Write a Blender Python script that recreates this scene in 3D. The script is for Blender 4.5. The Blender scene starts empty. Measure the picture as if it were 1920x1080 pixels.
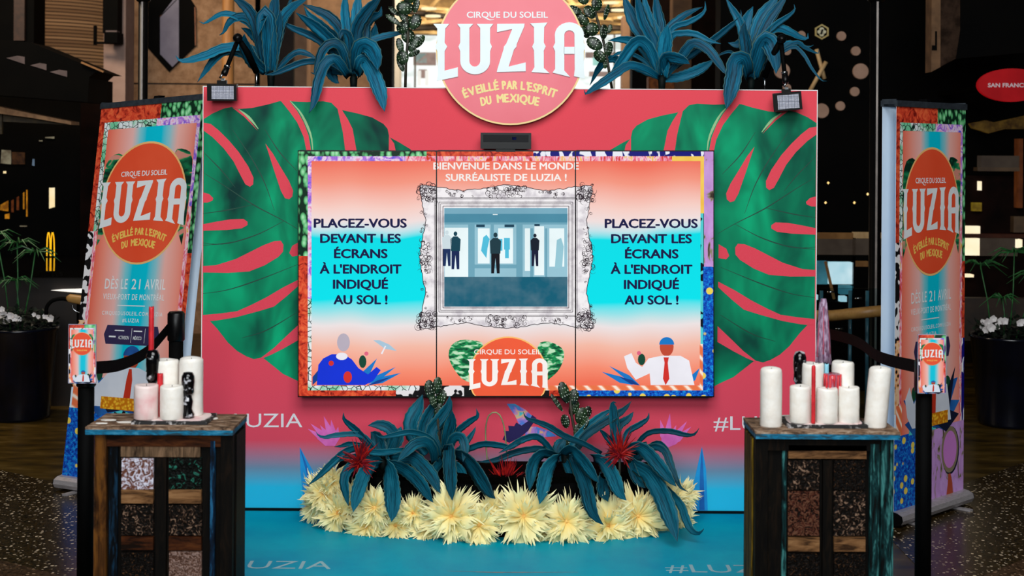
import bpy, math, random
from mathutils import Vector, Matrix
random.seed(7)
SC = bpy.context.scene
COL = SC.collection
# ------------------------------------------------------------------ camera, world, lights
F = 2667.0            # focal length in pixels of the 1920 px wide frame
CAMH = 1.779          # eye height
ROLL = 0.0065
HZ = 290.0            # horizon row
cam = bpy.data.cameras.new('camera')
cam.lens = 50.0; cam.sensor_width = 36.0; cam.sensor_fit = 'HORIZONTAL'
cam.shift_y = -(540.0 - HZ) / 1920.0
cam.clip_end = 200
cam.dof.use_dof = True; cam.dof.focus_distance = 6.95; cam.dof.aperture_fstop = 3.2
camo = bpy.data.objects.new('camera', cam); COL.objects.link(camo)
camo.location = (0, 0, CAMH)
camo.rotation_euler = (math.pi / 2, -ROLL, 0)
SC.camera = camo
SC.view_settings.view_transform = 'Standard'
SC.view_settings.look = 'None'
SC.view_settings.exposure = 0.0
SC.view_settings.gamma = 1.0
SC.view_settings.use_curve_mapping = False
w = bpy.data.worlds.new('mall_ambient'); SC.world = w
w.use_nodes = True
w.node_tree.nodes['Background'].inputs[0].default_value = (1.0, 0.93, 0.85, 1)
w.node_tree.nodes['Background'].inputs[1].default_value = 0.02

def area(name, loc, target, sx, sy, power, color=(1, 1, 1)):
    l = bpy.data.lights.new(name, 'AREA'); l.shape = 'RECTANGLE'
    l.size = sx; l.size_y = sy; l.energy = power; l.color = color
    o = bpy.data.objects.new(name, l); COL.objects.link(o)
    o.location = loc
    o.rotation_euler = (Vector(target) - Vector(loc)).to_track_quat('-Z', 'Y').to_euler()
    return o
# the glazed roof over the hall in front of the booth, and the daylight of the entrance doors behind the photographer
area('skylight', (0.3, 1.2, 5.6), (0, 6.6, 0.7), 5.0, 3.0, 375, (0.97, 0.99, 1.0))
area('entrance_daylight', (-0.6, -3.0, 3.4), (0, 7.0, 1.0), 5.0, 2.2, 370, (0.93, 0.98, 1.0))
# warm shop lighting of the mall behind the booth
area('shop_lighting', (-4.5, 9.0, 5.6), (-4.2, 13.5, 2.6), 2.5, 1.2, 260, (1.0, 0.80, 0.58))
area('entrance_hall_lighting', (0.2, 15.5, 5.6), (0.2, 20.0, 4.0), 4.0, 1.2, 520, (1.0, 0.82, 0.56))

# ------------------------------------------------------------------ pixel -> place
def P(px, py, Y):
    u = px - 960.0; v = py - HZ
    u2 = u + v * ROLL; v2 = v - u * ROLL
    return Vector((u2 * Y / F, Y, CAMH - v2 * Y / F))
def FL(px, py, z=0.0):
    u = px - 960.0; v = py - HZ
    u2 = u + v * ROLL; v2 = v - u * ROLL
    Y = (CAMH - z) * F / v2
    return Vector((u2 * Y / F, Y, z))

# ------------------------------------------------------------------ materials
def lin(c):
    out = []
    for x in c[:3]:
        x = x / 255.0
        out.append(x / 12.92 if x <= 0.04045 else ((x + 0.055) / 1.055) ** 2.4)
    return (out[0], out[1], out[2], 1.0)
MATS = {}
class NT:
    def __init__(s, name):
        s.m = bpy.data.materials.new(name); s.m.use_nodes = True
        s.t = s.m.node_tree; s.n = s.t.nodes; s.l = s.t.links
        s.b = s.n['Principled BSDF']
    def add(s, typ, **kw):
        nd = s.n.new(typ)
        for k, v in kw.items(): setattr(nd, k, v)
        return nd
    def link(s, a, b): s.l.new(a, b)
    def coords(s, kind, scale=(1, 1, 1), rot=(0, 0, 0)):
        mp = s.add('ShaderNodeMapping')
        mp.inputs['Scale'].default_value = scale
        mp.inputs['Rotation'].default_value = rot
        if kind == 'pos':
            g = s.add('ShaderNodeNewGeometry'); s.link(g.outputs['Position'], mp.inputs[0])
        else:
            g = s.add('ShaderNodeTexCoord')
            s.link(g.outputs[{'obj': 'Object', 'uv': 'UV', 'gen': 'Generated'}[kind]], mp.inputs[0])
        return mp.outputs[0]
    def noise(s, co, scale, detail=3, rough=0.55, dist=0.0):
        nz = s.add('ShaderNodeTexNoise'); s.link(co, nz.inputs['Vector'])
        nz.inputs['Scale'].default_value = scale; nz.inputs['Detail'].default_value = detail
        nz.inputs['Roughness'].default_value = rough; nz.inputs['Distortion'].default_value = dist
        return nz.outputs['Fac']
    def vor(s, co, scale, feature='F1', rnd=1.0):
        v = s.add('ShaderNodeTexVoronoi'); s.link(co, v.inputs['Vector'])
        v.feature = feature; v.inputs['Scale'].default_value = scale; v.inputs['Randomness'].default_value = rnd
        return v
    def ramp(s, fac, stops, interp='LINEAR'):
        r = s.add('ShaderNodeValToRGB'); s.link(fac, r.inputs[0]); r.color_ramp.interpolation = interp
        el = r.color_ramp.elements
        while len(el) < len(stops): el.new(0.5)
        for e, (p, c) in zip(el, stops):
            e.position = p; e.color = lin(c)
        return r.outputs[0]
    def mix(s, fac, a, b, mode='MIX'):
        mx = s.add('ShaderNodeMix', data_type='RGBA', blend_type=mode)
        for sock, val in ((mx.inputs[0], fac), (mx.inputs[6], a), (mx.inputs[7], b)):
            if isinstance(val, (int, float)): sock.default_value = val
            elif isinstance(val, tuple): sock.default_value = lin(val)
            else: s.link(val, sock)
        return mx.outputs[2]
    def math(s, op, a, b=0.0):
        m = s.add('ShaderNodeMath', operation=op)
        for i, val in enumerate((a, b)):
            if isinstance(val, (int, float)): m.inputs[i].default_value = val
            else: s.link(val, m.inputs[i])
        return m.outputs[0]
    def bump(s, h, strength=0.3, dist=0.01):
        bp = s.add('ShaderNodeBump'); s.link(h, bp.inputs['Height'])
        bp.inputs['Strength'].default_value = strength; bp.inputs['Distance'].default_value = dist
        s.link(bp.outputs[0], s.b.inputs['Normal'])
    def done(s, col, rough=0.6, metal=0.0, emit=0.0, spec=0.5, coat=0.0):
        b = s.b
        if emit > 0:
            b.inputs['Base Color'].default_value = (0.005, 0.005, 0.006, 1)
            if isinstance(col, tuple): b.inputs['Emission Color'].default_value = lin(col)
            else: s.link(col, b.inputs['Emission Color'])
            b.inputs['Emission Strength'].default_value = emit; spec = 0.08
        else:
            if isinstance(col, tuple): b.inputs['Base Color'].default_value = lin(col)
            else: s.link(col, b.inputs['Base Color'])
        b.inputs['Roughness'].default_value = rough; b.inputs['Metallic'].default_value = metal
        b.inputs['Specular IOR Level'].default_value = spec
        b.inputs['Coat Weight'].default_value = coat
        return s.m
def M(name, c1, c2=None, scale=12, rough=0.6, metal=0.0, bump=0.0, kind='pos', stretch=(1, 1, 1), lo=0.35, hi=0.65, spec=0.5, emit=0.0, coat=0.0, detail=3):
    """a plain procedural material: two tones of one noise"""
    if name in MATS: return MATS[name]
    t = NT(name)
    if c2 is None: c2 = tuple(max(0, int(x * 0.9)) for x in c1)
    f = t.noise(t.coords(kind, stretch), scale, detail)
    col = t.ramp(f, [(lo, c1), (hi, c2)])
    if bump: t.bump(f, bump)
    MATS[name] = t.done(col, rough, metal, emit, spec, coat)
    return MATS[name]

# ------------------------------------------------------------------ mesh helpers
class MB:
    def __init__(s): s.v = []; s.f = []; s.uv = None
    def poly(s, pts):
        i = len(s.v); s.v += [Vector(p) for p in pts]; s.f.append(list(range(i, i + len(pts))))
    def box(s, a, b, rot=None, origin=None):
        x0, y0, z0 = a; x1, y1, z1 = b
        c = [Vector(p) for p in ((x0, y0, z0), (x1, y0, z0), (x1, y1, z0), (x0, y1, z0), (x0, y0, z1), (x1, y0, z1), (x1, y1, z1), (x0, y1, z1))]
        if rot is not None: c = [rot @ (p - Vector(origin)) + Vector(origin) for p in c]
        i = len(s.v); s.v += c
        for q in ((0, 3, 2, 1), (4, 5, 6, 7), (0, 1, 5, 4), (1, 2, 6, 5), (2, 3, 7, 6), (3, 0, 4, 7)): s.f.append([i + k for k in q])
        return s
    def tube(s, pts, rad, n=8, caps=True):
        pts = [Vector(p) for p in pts]
        if not isinstance(rad, (list, tuple)): rad = [rad] * len(pts)
        i0 = len(s.v); ref = None
        for k, p in enumerate(pts):
            t = (pts[min(k + 1, len(pts) - 1)] - pts[max(k - 1, 0)]).normalized()
            if ref is None:
                ref = Vector((1, 0, 0)) if abs(t.x) < 0.9 else Vector((0, 0, 1))
            a = (ref - t * ref.dot(t)).normalized(); ref = a; b = t.cross(a)
            for j in range(n):
                an = 2 * math.pi * j / n
                s.v.append(p + (a * math.cos(an) + b * math.sin(an)) * rad[k])
        for k in range(len(pts) - 1):
            for j in range(n):
                q = i0 + k * n
                s.f.append([q + j, q + (j + 1) % n, q + n + (j + 1) % n, q + n + j])
        if caps:
            s.f.append([i0 + j for j in reversed(range(n))]); q = i0 + (len(pts) - 1) * n
            s.f.append([q + j for j in range(n)])
        return s
    def lathe(s, c, prof, n=20, axis=None):
        """profile (r, h) about the vertical through c, or about axis"""
        c = Vector(c); az = Vector((0, 0, 1)) if axis is None else Vector(axis).normalized()
        ax = Vector((1, 0, 0)) if abs(az.x) < 0.9 else Vector((0, 1, 0))
        ax = (ax - az * ax.dot(az)).normalized(); ay = az.cross(ax)
        i0 = len(s.v)
        for r, h in prof:
            for j in range(n):
                an = 2 * math.pi * j / n
                s.v.append(c + az * h + (ax * math.cos(an) + ay * math.sin(an)) * max(r, 1e-5))
        for k in range(len(prof) - 1):
            for j in range(n):
                q = i0 + k * n
                s.f.append([q + j, q + (j + 1) % n, q + n + (j + 1) % n, q + n + j])
        s.f.append([i0 + j for j in reversed(range(n))]); q = i0 + (len(prof) - 1) * n
        s.f.append([q + j for j in range(n)])
        return s
    def prism(s, pts, d):
        """polygon pts extruded by vector d"""
        pts = [Vector(p) for p in pts]; d = Vector(d); i = len(s.v); n = len(pts)
        s.v += pts + [p + d for p in pts]
        s.f.append(list(range(i, i + n))); s.f.append([i + n + k for k in reversed(range(n))])
        for k in range(n): s.f.append([i + (k + 1) % n, i + k, i + n + k, i + n + (k + 1) % n])
        return s
    def build(s, name, mat, parent=None, smooth=False, uv=None):
        org = Vector((0, 0, 0)); p = parent
        while p is not None: org += p.location; p = p.parent
        me = bpy.data.meshes.new(name)
        me.from_pydata([v - org for v in s.v], [], s.f); me.update()
        if smooth: me.polygons.foreach_set('use_smooth', [True] * len(me.polygons))
        if uv is not None:
            lay = me.uv_layers.new(name='UVMap')
            for lp in me.loops: lay.data[lp.index].uv = uv[lp.vertex_index]
        me.materials.append(mat)
        o = bpy.data.objects.new(name, me); COL.objects.link(o)
        if parent is not None: o.parent = parent
        return o
def tag(o, label, cat, group=None, kind=None):
    if label: o['label'] = label
    if cat: o['category'] = cat
    if group: o['group'] = group
    if kind: o['kind'] = kind
    return o
def thing(name, label, cat, loc, group=None):
    o = bpy.data.objects.new(name, None); COL.objects.link(o); o.empty_display_size = 0.05
    o.location = loc
    return tag(o, label, cat, group)
def struct(o): o['kind'] = 'structure'; return o
def stuff(o): o['kind'] = 'stuff'; return o
def pbox(name, x0, y0, x1, y1, Y, d, mat, parent=None):
    """a box whose front face covers the given window of the photo at distance Y"""
    a = P((x0 + x1) / 2, y1, Y); b = P((x0 + x1) / 2, y0, Y)
    l = P(x0, (y0 + y1) / 2, Y).x; r = P(x1, (y0 + y1) / 2, Y).x
    return MB().box((l, Y, a.z), (r, Y + d, b.z)).build(name, mat, parent)
def catmull(pts, n):
    pts = [Vector(p) for p in pts]
    if len(pts) == 2: return [pts[0].lerp(pts[1], i / (n - 1)) for i in range(n)]
    ex = [pts[0] * 2 - pts[1]] + pts + [pts[-1] * 2 - pts[-2]]
    L = [0.0]
    for i in range(len(pts) - 1): L.append(L[-1] + (pts[i + 1] - pts[i]).length)
    out = []
    for i in range(n):
        d = L[-1] * i / (n - 1); k = 0
        while k < len(pts) - 2 and d > L[k + 1]: k += 1
        t = (d - L[k]) / max(1e-9, L[k + 1] - L[k])
        a, b, c, e = ex[k:k + 4]
        out.append(0.5 * ((2 * b) + (c - a) * t + (2 * a - 5 * b + 4 * c - e) * t * t + (3 * b - a - 3 * c + e) * t ** 3))
    return out
# flat print: 2-D polygons put onto a surface by a mapping function g(a, b, lift)
def flat(name, polys, g, mat, parent, lift=0.0008, thick=0.0, layer=None):
    mb = MB(); uv = []
    for pl in polys:
        if thick:
            lo = [g(a, b, lift) for a, b in pl]; hi = [g(a, b, lift + thick) for a, b in pl]
            n = len(pl); i = len(mb.v); mb.v += lo + hi; uv += list(pl) + list(pl)
            mb.f.append([i + n + k for k in range(n)])
            for k in range(n): mb.f.append([i + k, i + (k + 1) % n, i + n + (k + 1) % n, i + n + k])
        else:
            dl = 0.00005 * (len(mb.f) % 8) if layer is None else 0.00006 * (len(mb.f) // layer)
            mb.poly([g(a, b, lift + dl) for a, b in pl]); uv += list(pl)
    return mb.build(name, mat, parent, uv=uv)
_DG = None
def text_polys(body, bold=0.0, spacing=1.0):
    """mesh of a line of lettering: list of triangles/ngons in 2-D, plus width and cap height"""
    cu = bpy.data.curves.new('t', 'FONT'); cu.body = body; cu.size = 1.0; cu.offset = bold
    cu.space_character = spacing; cu.resolution_u = 3; cu.fill_mode = 'FRONT'
    o = bpy.data.objects.new('t', cu); COL.objects.link(o)
    dg = bpy.context.evaluated_depsgraph_get(); dg.update()
    me = bpy.data.meshes.new_from_object(o.evaluated_get(dg))
    vs = [(v.co.x, v.co.y) for v in me.vertices]
    fs = [[vs[i] for i in p.vertices] for p in me.polygons]
    bpy.data.objects.remove(o); bpy.data.curves.remove(cu); bpy.data.meshes.remove(me)
    x0 = min(v[0] for v in vs); x1 = max(v[0] for v in vs)
    y1 = max(v[1] for v in vs)
    return fs, x0, x1
CAP = 0.70
def text(name, body, g, mat, parent, x0, x1, base, cap, bold=0.02, lift=0.0012, spacing=1.0, slope=0.0, down=True, fat=0.0):
    """lettering from x0 to x1 on the baseline (coordinates of g, b growing downwards)"""
    fs, a0, a1 = text_polys(body, bold, spacing)
    sx = (x1 - x0) / (a1 - a0); sy = cap / CAP * (-1 if down else 1)
    pl = [[(x0 + (x - a0) * sx, base + y * sy + slope * (x - a0) * sx) for x, y in f] for f in fs]
    if down: pl = [list(reversed(f)) for f in pl]
    if fat:
        q = []
        for dx, dy in ((0, 0), (fat, 0), (-fat, 0), (0, fat * 0.6), (0, -fat * 0.6)): q += [[(x + dx * cap, y + dy * cap) for x, y in f] for f in pl]
        n_ = len(pl); pl = q
        return flat(name, pl, g, mat, parent, lift, layer=n_)
    return flat(name, pl, g, mat, parent, lift, layer=10 ** 9)
def ell(cx, cy, rx, ry, n=40, a0=0.0, a1=360.0):
    return [(cx + rx * math.cos(math.radians(a0 + (a1 - a0) * i / n)), cy + ry * math.sin(math.radians(a0 + (a1 - a0) * i / n))) for i in range(n if a1 - a0 >= 360 else n + 1)]
def ring(cx, cy, rx, ry, w, n=48):
    o = ell(cx, cy, rx, ry, n); i = ell(cx, cy, rx - w, ry - w, n)
    return [[o[k], o[(k + 1) % n], i[(k + 1) % n], i[k]] for k in range(n)]
def strip2(pts, w, taper=True):
    """ribbon along a 2-D path, as quads"""
    out = []; n = len(pts); L = []; R = []
    for k in range(n):
        a = pts[max(k - 1, 0)]; b = pts[min(k + 1, n - 1)]
        dx, dy = b[0] - a[0], b[1] - a[1]; d = math.hypot(dx, dy) or 1
        ww = w * 0.5 * ((1 - 0.75 * abs(2 * k / (n - 1) - 1)) if taper else 1)
        L.append((pts[k][0] - dy / d * ww, pts[k][1] + dx / d * ww)); R.append((pts[k][0] + dy / d * ww, pts[k][1] - dx / d * ww))
    for k in range(n - 1): out.append([L[k], L[k + 1], R[k + 1], R[k]])
    return out
def cm2(pts, n=16): return [(p.x, p.y) for p in catmull([Vector((a, b, 0)) for a, b in pts], n)]
ORD = ['first', 'second', 'third', 'fourth', 'fifth', 'sixth', 'seventh', 'eighth', 'ninth', 'tenth', 'eleventh', 'twelfth', 'thirteenth', 'fourteenth', 'fifteenth', 'sixteenth', 'seventeenth', 'eighteenth', 'nineteenth', 'twentieth', 'twenty-first', 'twenty-second', 'twenty-third', 'twenty-fourth']

# ------------------------------------------------------------------ print patterns (flat print: posters and screens)
def patt(kind, emit=0.0):
    key = kind + ('_screen' if emit else '_print')
    if key in MATS: return MATS[key]
    t = NT(key); p = t.coords('pos')
    if kind == 'red_fabric':
        c = t.ramp(t.noise(p, 22, 4, 0.6, 1.5), [(0.35, (120, 18, 12)), (0.5, (214, 66, 40)), (0.65, (236, 104, 60))])
    elif kind == 'green_wool':
        v = t.vor(t.coords('pos', (1, 1, 0.6)), 42); c = t.ramp(v.outputs['Distance'], [(0.1, (168, 232, 180)), (0.42, (92, 186, 118)), (0.62, (6, 44, 26))])
    elif kind == 'white_mosaic':
        v = t.vor(p, 34, 'DISTANCE_TO_EDGE'); n = t.noise(p, 9)
        cell = t.ramp(n, [(0.45, (232, 238, 240)), (0.6, (120, 205, 160))])
        c = t.mix(t.ramp(v.outputs['Distance'], [(0.03, (0, 0, 0)), (0.07, (255, 255, 255))]), (16, 40, 34), cell)
    elif kind == 'violet_petals':
        c = t.ramp(t.noise(p, 16, 3, 0.6, 2.0), [(0.3, (60, 90, 220)), (0.45, (190, 120, 220)), (0.56, (240, 225, 245)), (0.7, (235, 130, 180))])
    elif kind == 'blue_dots':
        b = t.ramp(t.noise(p, 60, 4, 0.7), [(0.35, (4, 28, 120)), (0.52, (10, 90, 205)), (0.66, (30, 170, 225))])
        v = t.vor(p, 17, 'F1'); d = t.ramp(v.outputs['Distance'], [(0.26, (255, 255, 255)), (0.31, (0, 0, 0))])
        c = t.mix(d, b, (240, 214, 88))
    elif kind == 'navy_white':
        c = t.ramp(t.noise(t.coords('pos', (1, 1, 0.5), (0, 0.6, 0)), 26, 1, 0.4, 0.6), [(0.47, (238, 240, 250)), (0.5, (14, 12, 120))])
    elif kind == 'pink_petals':
        c = t.ramp(t.noise(t.coords('pos', (1, 1, 0.35), (0, 0.7, 0)), 44, 3, 0.6, 1.2), [(0.36, (214, 60, 20)), (0.46, (240, 120, 150)), (0.56, (250, 214, 226)), (0.66, (246, 190, 70))])
    elif kind == 'leopard':
        v = t.vor(p, 36); c = t.ramp(v.outputs['Distance'], [(0.3, (20, 12, 10)), (0.38, (228, 150, 84)), (0.6, (240, 200, 160))])
    elif kind == 'cow':
        c = t.ramp(t.noise(p, 24, 1, 0.4), [(0.48, (232, 228, 230)), (0.51, (14, 12, 14))])
    elif kind == 'lilac':
        c = t.ramp(t.noise(t.coords('pos', (1, 1, 0.5)), 18, 3, 0.55, 0.8), [(0.40, (204, 158, 222)), (0.58, (190, 140, 206)), (0.62, (150, 138, 112)), (0.68, (60, 48, 40))])
    elif kind == 'candy':
        w_ = t.add('ShaderNodeTexWave', wave_type='BANDS', bands_direction='DIAGONAL'); t.link(p, w_.inputs['Vector'])
        w_.inputs['Scale'].default_value = 9; w_.inputs['Distortion'].default_value = 0.4
        c = t.ramp(w_.outputs['Fac'], [(0.4, (238, 118, 72)), (0.75, (246, 160, 120)), (0.95, (255, 236, 220))])
    elif kind == 'yellow':
        c = t.ramp(t.noise(p, 8), [(0.4, (250, 214, 96)), (0.7, (244, 190, 72))])
    elif kind == 'teal_cow':
        c = t.ramp(t.noise(p, 22, 1, 0.4), [(0.53, (80, 208, 212)), (0.56, (10, 16, 24))])
    elif kind == 'marigold':
        v = t.vor(p, 60); c = t.ramp(v.outputs['Distance'], [(0.2, (252, 196, 50)), (0.6, (206, 120, 10))])
    MATS[key] = t.done(c, 0.45 if not emit else 0.25, emit=emit)
    return MATS[key]
def solid(name, c, rough=0.5, emit=0.0, spec=0.4):
    return M(name, c, tuple(int(x * 0.97) for x in c), 6, rough, spec=spec, emit=emit)
M_WHITE = solid('white_edge', (236, 232, 232))
M_BLACK = M('black_plastic', (7, 7, 8), (4, 4, 5), 30, 0.35, spec=0.22)
M_BLACKM = M('black_matt', (4, 4, 4), (2, 2, 2), 20, 0.7, spec=0.06)
M_CHROME = M('brushed_chrome', (200, 204, 208), (150, 155, 160), 60, 0.22, 1.0)
# ------------------------------------------------------------------ the mall: floor, walls, background
ts_ = NT('brown_stone_tiles'); n = ts_.noise(ts_.coords('pos', (1, 3, 1)), 3, 5, 0.6)
cst = ts_.ramp(n, [(0.3, (26, 18, 2)), (0.55, (72, 54, 14)), (0.75, (104, 84, 44))])
M_STONE = ts_.done(cst, 0.32, spec=0.35)
def terrazzo(name, dark, mid, fleck):
    t = NT(name); p = t.coords('pos')
    a = t.ramp(t.noise(p, 60, 4, 0.7), [(0.42, dark), (0.62, mid)])
    v = t.vor(p, 50); v2 = t.vor(p, 90)
    a = t.mix(t.ramp(v2.outputs['Distance'], [(0.20, (255, 255, 255)), (0.26, (0, 0, 0))]), a, mid)
    r = t.add('ShaderNodeSeparateColor'); t.link(v.outputs['Color'], r.inputs[0])
    gate = t.math('MULTIPLY', t.math('SUBTRACT', r.outputs[0], 0.12), 0.46)
    f = t.math('LESS_THAN', t.math('ADD', v.outputs['Distance'], t.math('MULTIPLY', t.math('SUBTRACT', t.noise(p, 130, 1), 0.5), 0.25)), gate)
    fc = t.mix(t.math('MULTIPLY', r.outputs[1], 0.85), fleck, mid)
    return t.done(t.mix(f, a, fc), 0.26, spec=0.4)
M_TZ = terrazzo('dark_terrazzo', (10, 5, 0), (62, 46, 18), (226, 206, 176))
M_TZ2 = terrazzo('brown_terrazzo', (40, 26, 16), (84, 62, 42), (170, 140, 112))
fo = struct(MB().box((-12, -9, -0.1), (12, 26, 0.0)).build('floor', M_STONE))
a, b = FL(0, 882), FL(108, 907); d = (b - a).normalized()
l0 = a - d * 6; l1 = b + d * 1.2
struct(MB().prism([l0, (l0.x, -9, 0), (l1.x, -9, 0), l1], (0, 0, 0.003)).build('floor_terrazzo_left', M_TZ))
a, b = FL(1805, 908), FL(1920, 868); d = (b - a).normalized()
r0 = a - d * 1.0; r1 = b + d * 6
struct(MB().prism([r0, (r0.x, -9, 0), (r1.x, -9, 0), r1], (0, 0, 0.003)).build('floor_terrazzo_right', M_TZ))
MB_ = MB()
a, b = FL(-60, 1036), FL(150, 1090); c, e_ = FL(1845, 1080), FL(1960, 1034)
struct(MB().prism([a - (b - a) * 3, (a - (b - a) * 3) * Vector((1, 0, 0)) if False else Vector(((a - (b - a) * 3).x, -9, 0)), Vector((b.x + 0.6, -9, 0)), b + (b - a) * 0.6], (0, 0, 0.004)).build('floor_border_left', M_TZ2))
struct(MB().prism([Vector((c.x - 0.6, -9, 0)), Vector(((e_ + (e_ - c) * 4).x, -9, 0)), e_ + (e_ - c) * 4, c - (e_ - c) * 0.6], (0, 0, 0.004)).build('floor_border_right', M_TZ2))
# stone slab joints beyond the terrazzo
M_JOINT = M('dark_joint', (18, 13, 9), (12, 9, 6), 20, 0.6)
M_NIGHT = M('near_black_wall', (5, 4, 3), (2, 2, 2), 3, 0.7, spec=0.05)
M_NIGHT2 = M('dark_maroon_wall', (22, 9, 6), (9, 4, 3), 5, 0.8, spec=0.05)
struct(MB().box((-12, 25.8, 0), (12, 26, 9)).build('wall_back', M_NIGHT))
struct(MB().box((-12.2, 6, 0), (-12, 26, 9)).build('wall_left', M_NIGHT))
struct(MB().box((12, 6, 0), (12.2, 26, 9)).build('wall_right', M_NIGHT))
tcn = NT('brown_concrete'); nn_ = tcn.noise(tcn.coords('pos'), 9, 8, 0.7); ccn = tcn.ramp(nn_, [(0.3, (112, 84, 60)), (0.5, (148, 114, 86)), (0.7, (172, 138, 108))]); tcn.bump(nn_, 0.2, 0.02)
M_CONC = tcn.done(ccn, 0.85, spec=0.2)
M_CONC2 = M('mauve_plaster', (164, 138, 128), (150, 124, 114), 6, 0.85, spec=0.2)
YC = 14.0
cw_ = thing('concrete_wall', 'brown concrete wall with a hexagonal window behind the left banner', 'wall', (P(340, 400, YC).x, YC, 0))
a = P(218, 0, YC); b = P(480, -260, YC); jn = P(300, 157, YC).z
MB().box((a.x, YC, 0), (b.x, YC + 0.3, jn - 0.008)).build('lower_slab', M_CONC, cw_)
MB().box((a.x, YC, jn + 0.008), (b.x, YC + 0.3, b.z)).build('upper_slab', M_CONC, cw_)
MB().box((a.x, YC + 0.03, 0), (b.x, YC + 0.29, b.z)).build('joint_core', M_JOINT, cw_)
def g_at(Y): 
    def g(px, py, l=0.0):
        p = P(px, py, Y); p.y -= l; return p
    return g
gC = g_at(YC)
hx = flat('hexagonal_window', [[(276, 88), (318, 135), (368, 86), (368, 14), (345, -22), (300, -22), (276, 5)]], gC, M_NIGHT, cw_, 0.0, 0.02)
flat('window_reveal', [[(302, 102), (325, 126), (337, 114), (337, -14), (302, 32)]], gC, M('lavender_panel', (116, 112, 132), (96, 92, 114), 4, 0.5), hx, 0.02, 0.02)
flat('window_edge', strip2([(302, 32), (337, -4)], 1.6, False) + strip2([(367, 14), (368, 86)], 1.6, False), gC, M('copper_edge', (150, 84, 40), (110, 60, 30), 10, 0.5), hx, 0.02, 0.02)
tag(pbox('plaster_pier', 193, -60, 234, 640, 13.2, 0.3, M_CONC2), 'pale mauve plaster pier beside the curved brick tower', 'pier')
# curved brick tower
tb_ = NT('tower_brick'); br = tb_.add('ShaderNodeTexBrick')
cmb_ = tb_.add('ShaderNodeCombineXYZ'); sx_ = tb_.add('ShaderNodeSeparateXYZ'); tb_.link(tb_.coords('obj'), sx_.inputs[0])
at = tb_.math('ARCTAN2', sx_.outputs[1], sx_.outputs[0]); tb_.link(tb_.math('MULTIPLY', at, 0.75), cmb_.inputs[0]); tb_.link(sx_.outputs[2], cmb_.inputs[1]); tb_.link(cmb_.outputs[0], br.inputs['Vector'])
br.inputs['Scale'].default_value = 1.0; br.inputs['Brick Width'].default_value = 0.16; br.inputs['Row Height'].default_value = 0.036; br.inputs['Mortar Size'].default_value = 0.007
br.inputs['Color1'].default_value = lin((150, 118, 88)); br.inputs['Color2'].default_value = lin((112, 84, 60)); br.inputs['Mortar'].default_value = lin((66, 48, 34))
tb_.bump(br.outputs['Fac'], -0.4, 0.02); M_BRICK = tb_.done(br.outputs[0], 0.85, spec=0.2)
c = P(75, 0, 15.6); r = P(193, 0, 15.0).x - c.x
tw_ = tag(MB().lathe((c.x, 15.6, 0), [(r, 0), (r, 2.2), (r, 4.4)], 48).build('brick_tower', M_BRICK, None, True), 'curved brown brick tower at the top left', 'tower')
# shop front with dark canopies
M_DIM = M('dim_grey_panel', (88, 74, 74), (70, 58, 58), 12, 0.7)
sf = thing('shop_front', 'dark shop front with sloping canopies below the brick tower', 'shop', (P(60, 600, 11.5).x, 11.5, 0))
gS = g_at(11.0)
pbox('facade', -260, 140, 150, 640, 11.6, 0.3, M_NIGHT, sf)
pbox('pier', 150, 150, 190, 640, 11.4, 0.3, M_NIGHT2, sf)
pbox('dark_post', -60, -120, 64, 90, 12.6, 0.3, M_NIGHT, sf)
pbox('bronze_panel', 26, -120, 46, 76, 12.55, 0.04, M('bronze_panel', (58, 36, 26), (40, 24, 18), 20, 0.5), sf)
flat('upper_canopy', [[(-260, 160), (200, 196), (203, 152), (213, 143), (229, 143), (95, 88), (-260, 66)]], gS, M_NIGHT, sf, 0, 0.5)
flat('canopy_edge', strip2([(190, 125), (230, 142)], 3, False), gS, M('lit_wood_edge', (150, 104, 56), (120, 80, 40), 20), sf, 0.5, 0.02)
for q in ([(55, 117), (75, 113), (88, 115), (88, 128)], [(98, 130), (115, 126), (127, 128), (127, 139)], [(133, 142), (150, 138), (164, 140), (164, 151)]): flat('canopy_coffer', [q[::-1]], gS, M_DIM, sf, 0.5, 0.004)
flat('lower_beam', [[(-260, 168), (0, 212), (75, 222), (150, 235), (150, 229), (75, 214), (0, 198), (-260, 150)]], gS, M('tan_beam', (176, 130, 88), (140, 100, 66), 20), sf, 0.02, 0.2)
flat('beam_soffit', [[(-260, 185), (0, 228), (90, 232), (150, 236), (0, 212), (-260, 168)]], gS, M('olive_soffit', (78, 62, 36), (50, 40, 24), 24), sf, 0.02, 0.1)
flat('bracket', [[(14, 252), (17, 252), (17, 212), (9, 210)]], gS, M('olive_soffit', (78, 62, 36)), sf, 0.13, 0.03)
glow1 = M('lit_cream_window', (252, 214, 140), (255, 236, 190), 6, 0.4, emit=1.0); glow2 = M('amber_window', (200, 130, 26), (120, 70, 10), 14, 0.4, emit=0.8); glow3 = M('pale_lit_sign', (150, 142, 116), (96, 84, 66), 12, 0.4, emit=0.7)
gF = g_at(11.6)
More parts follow.
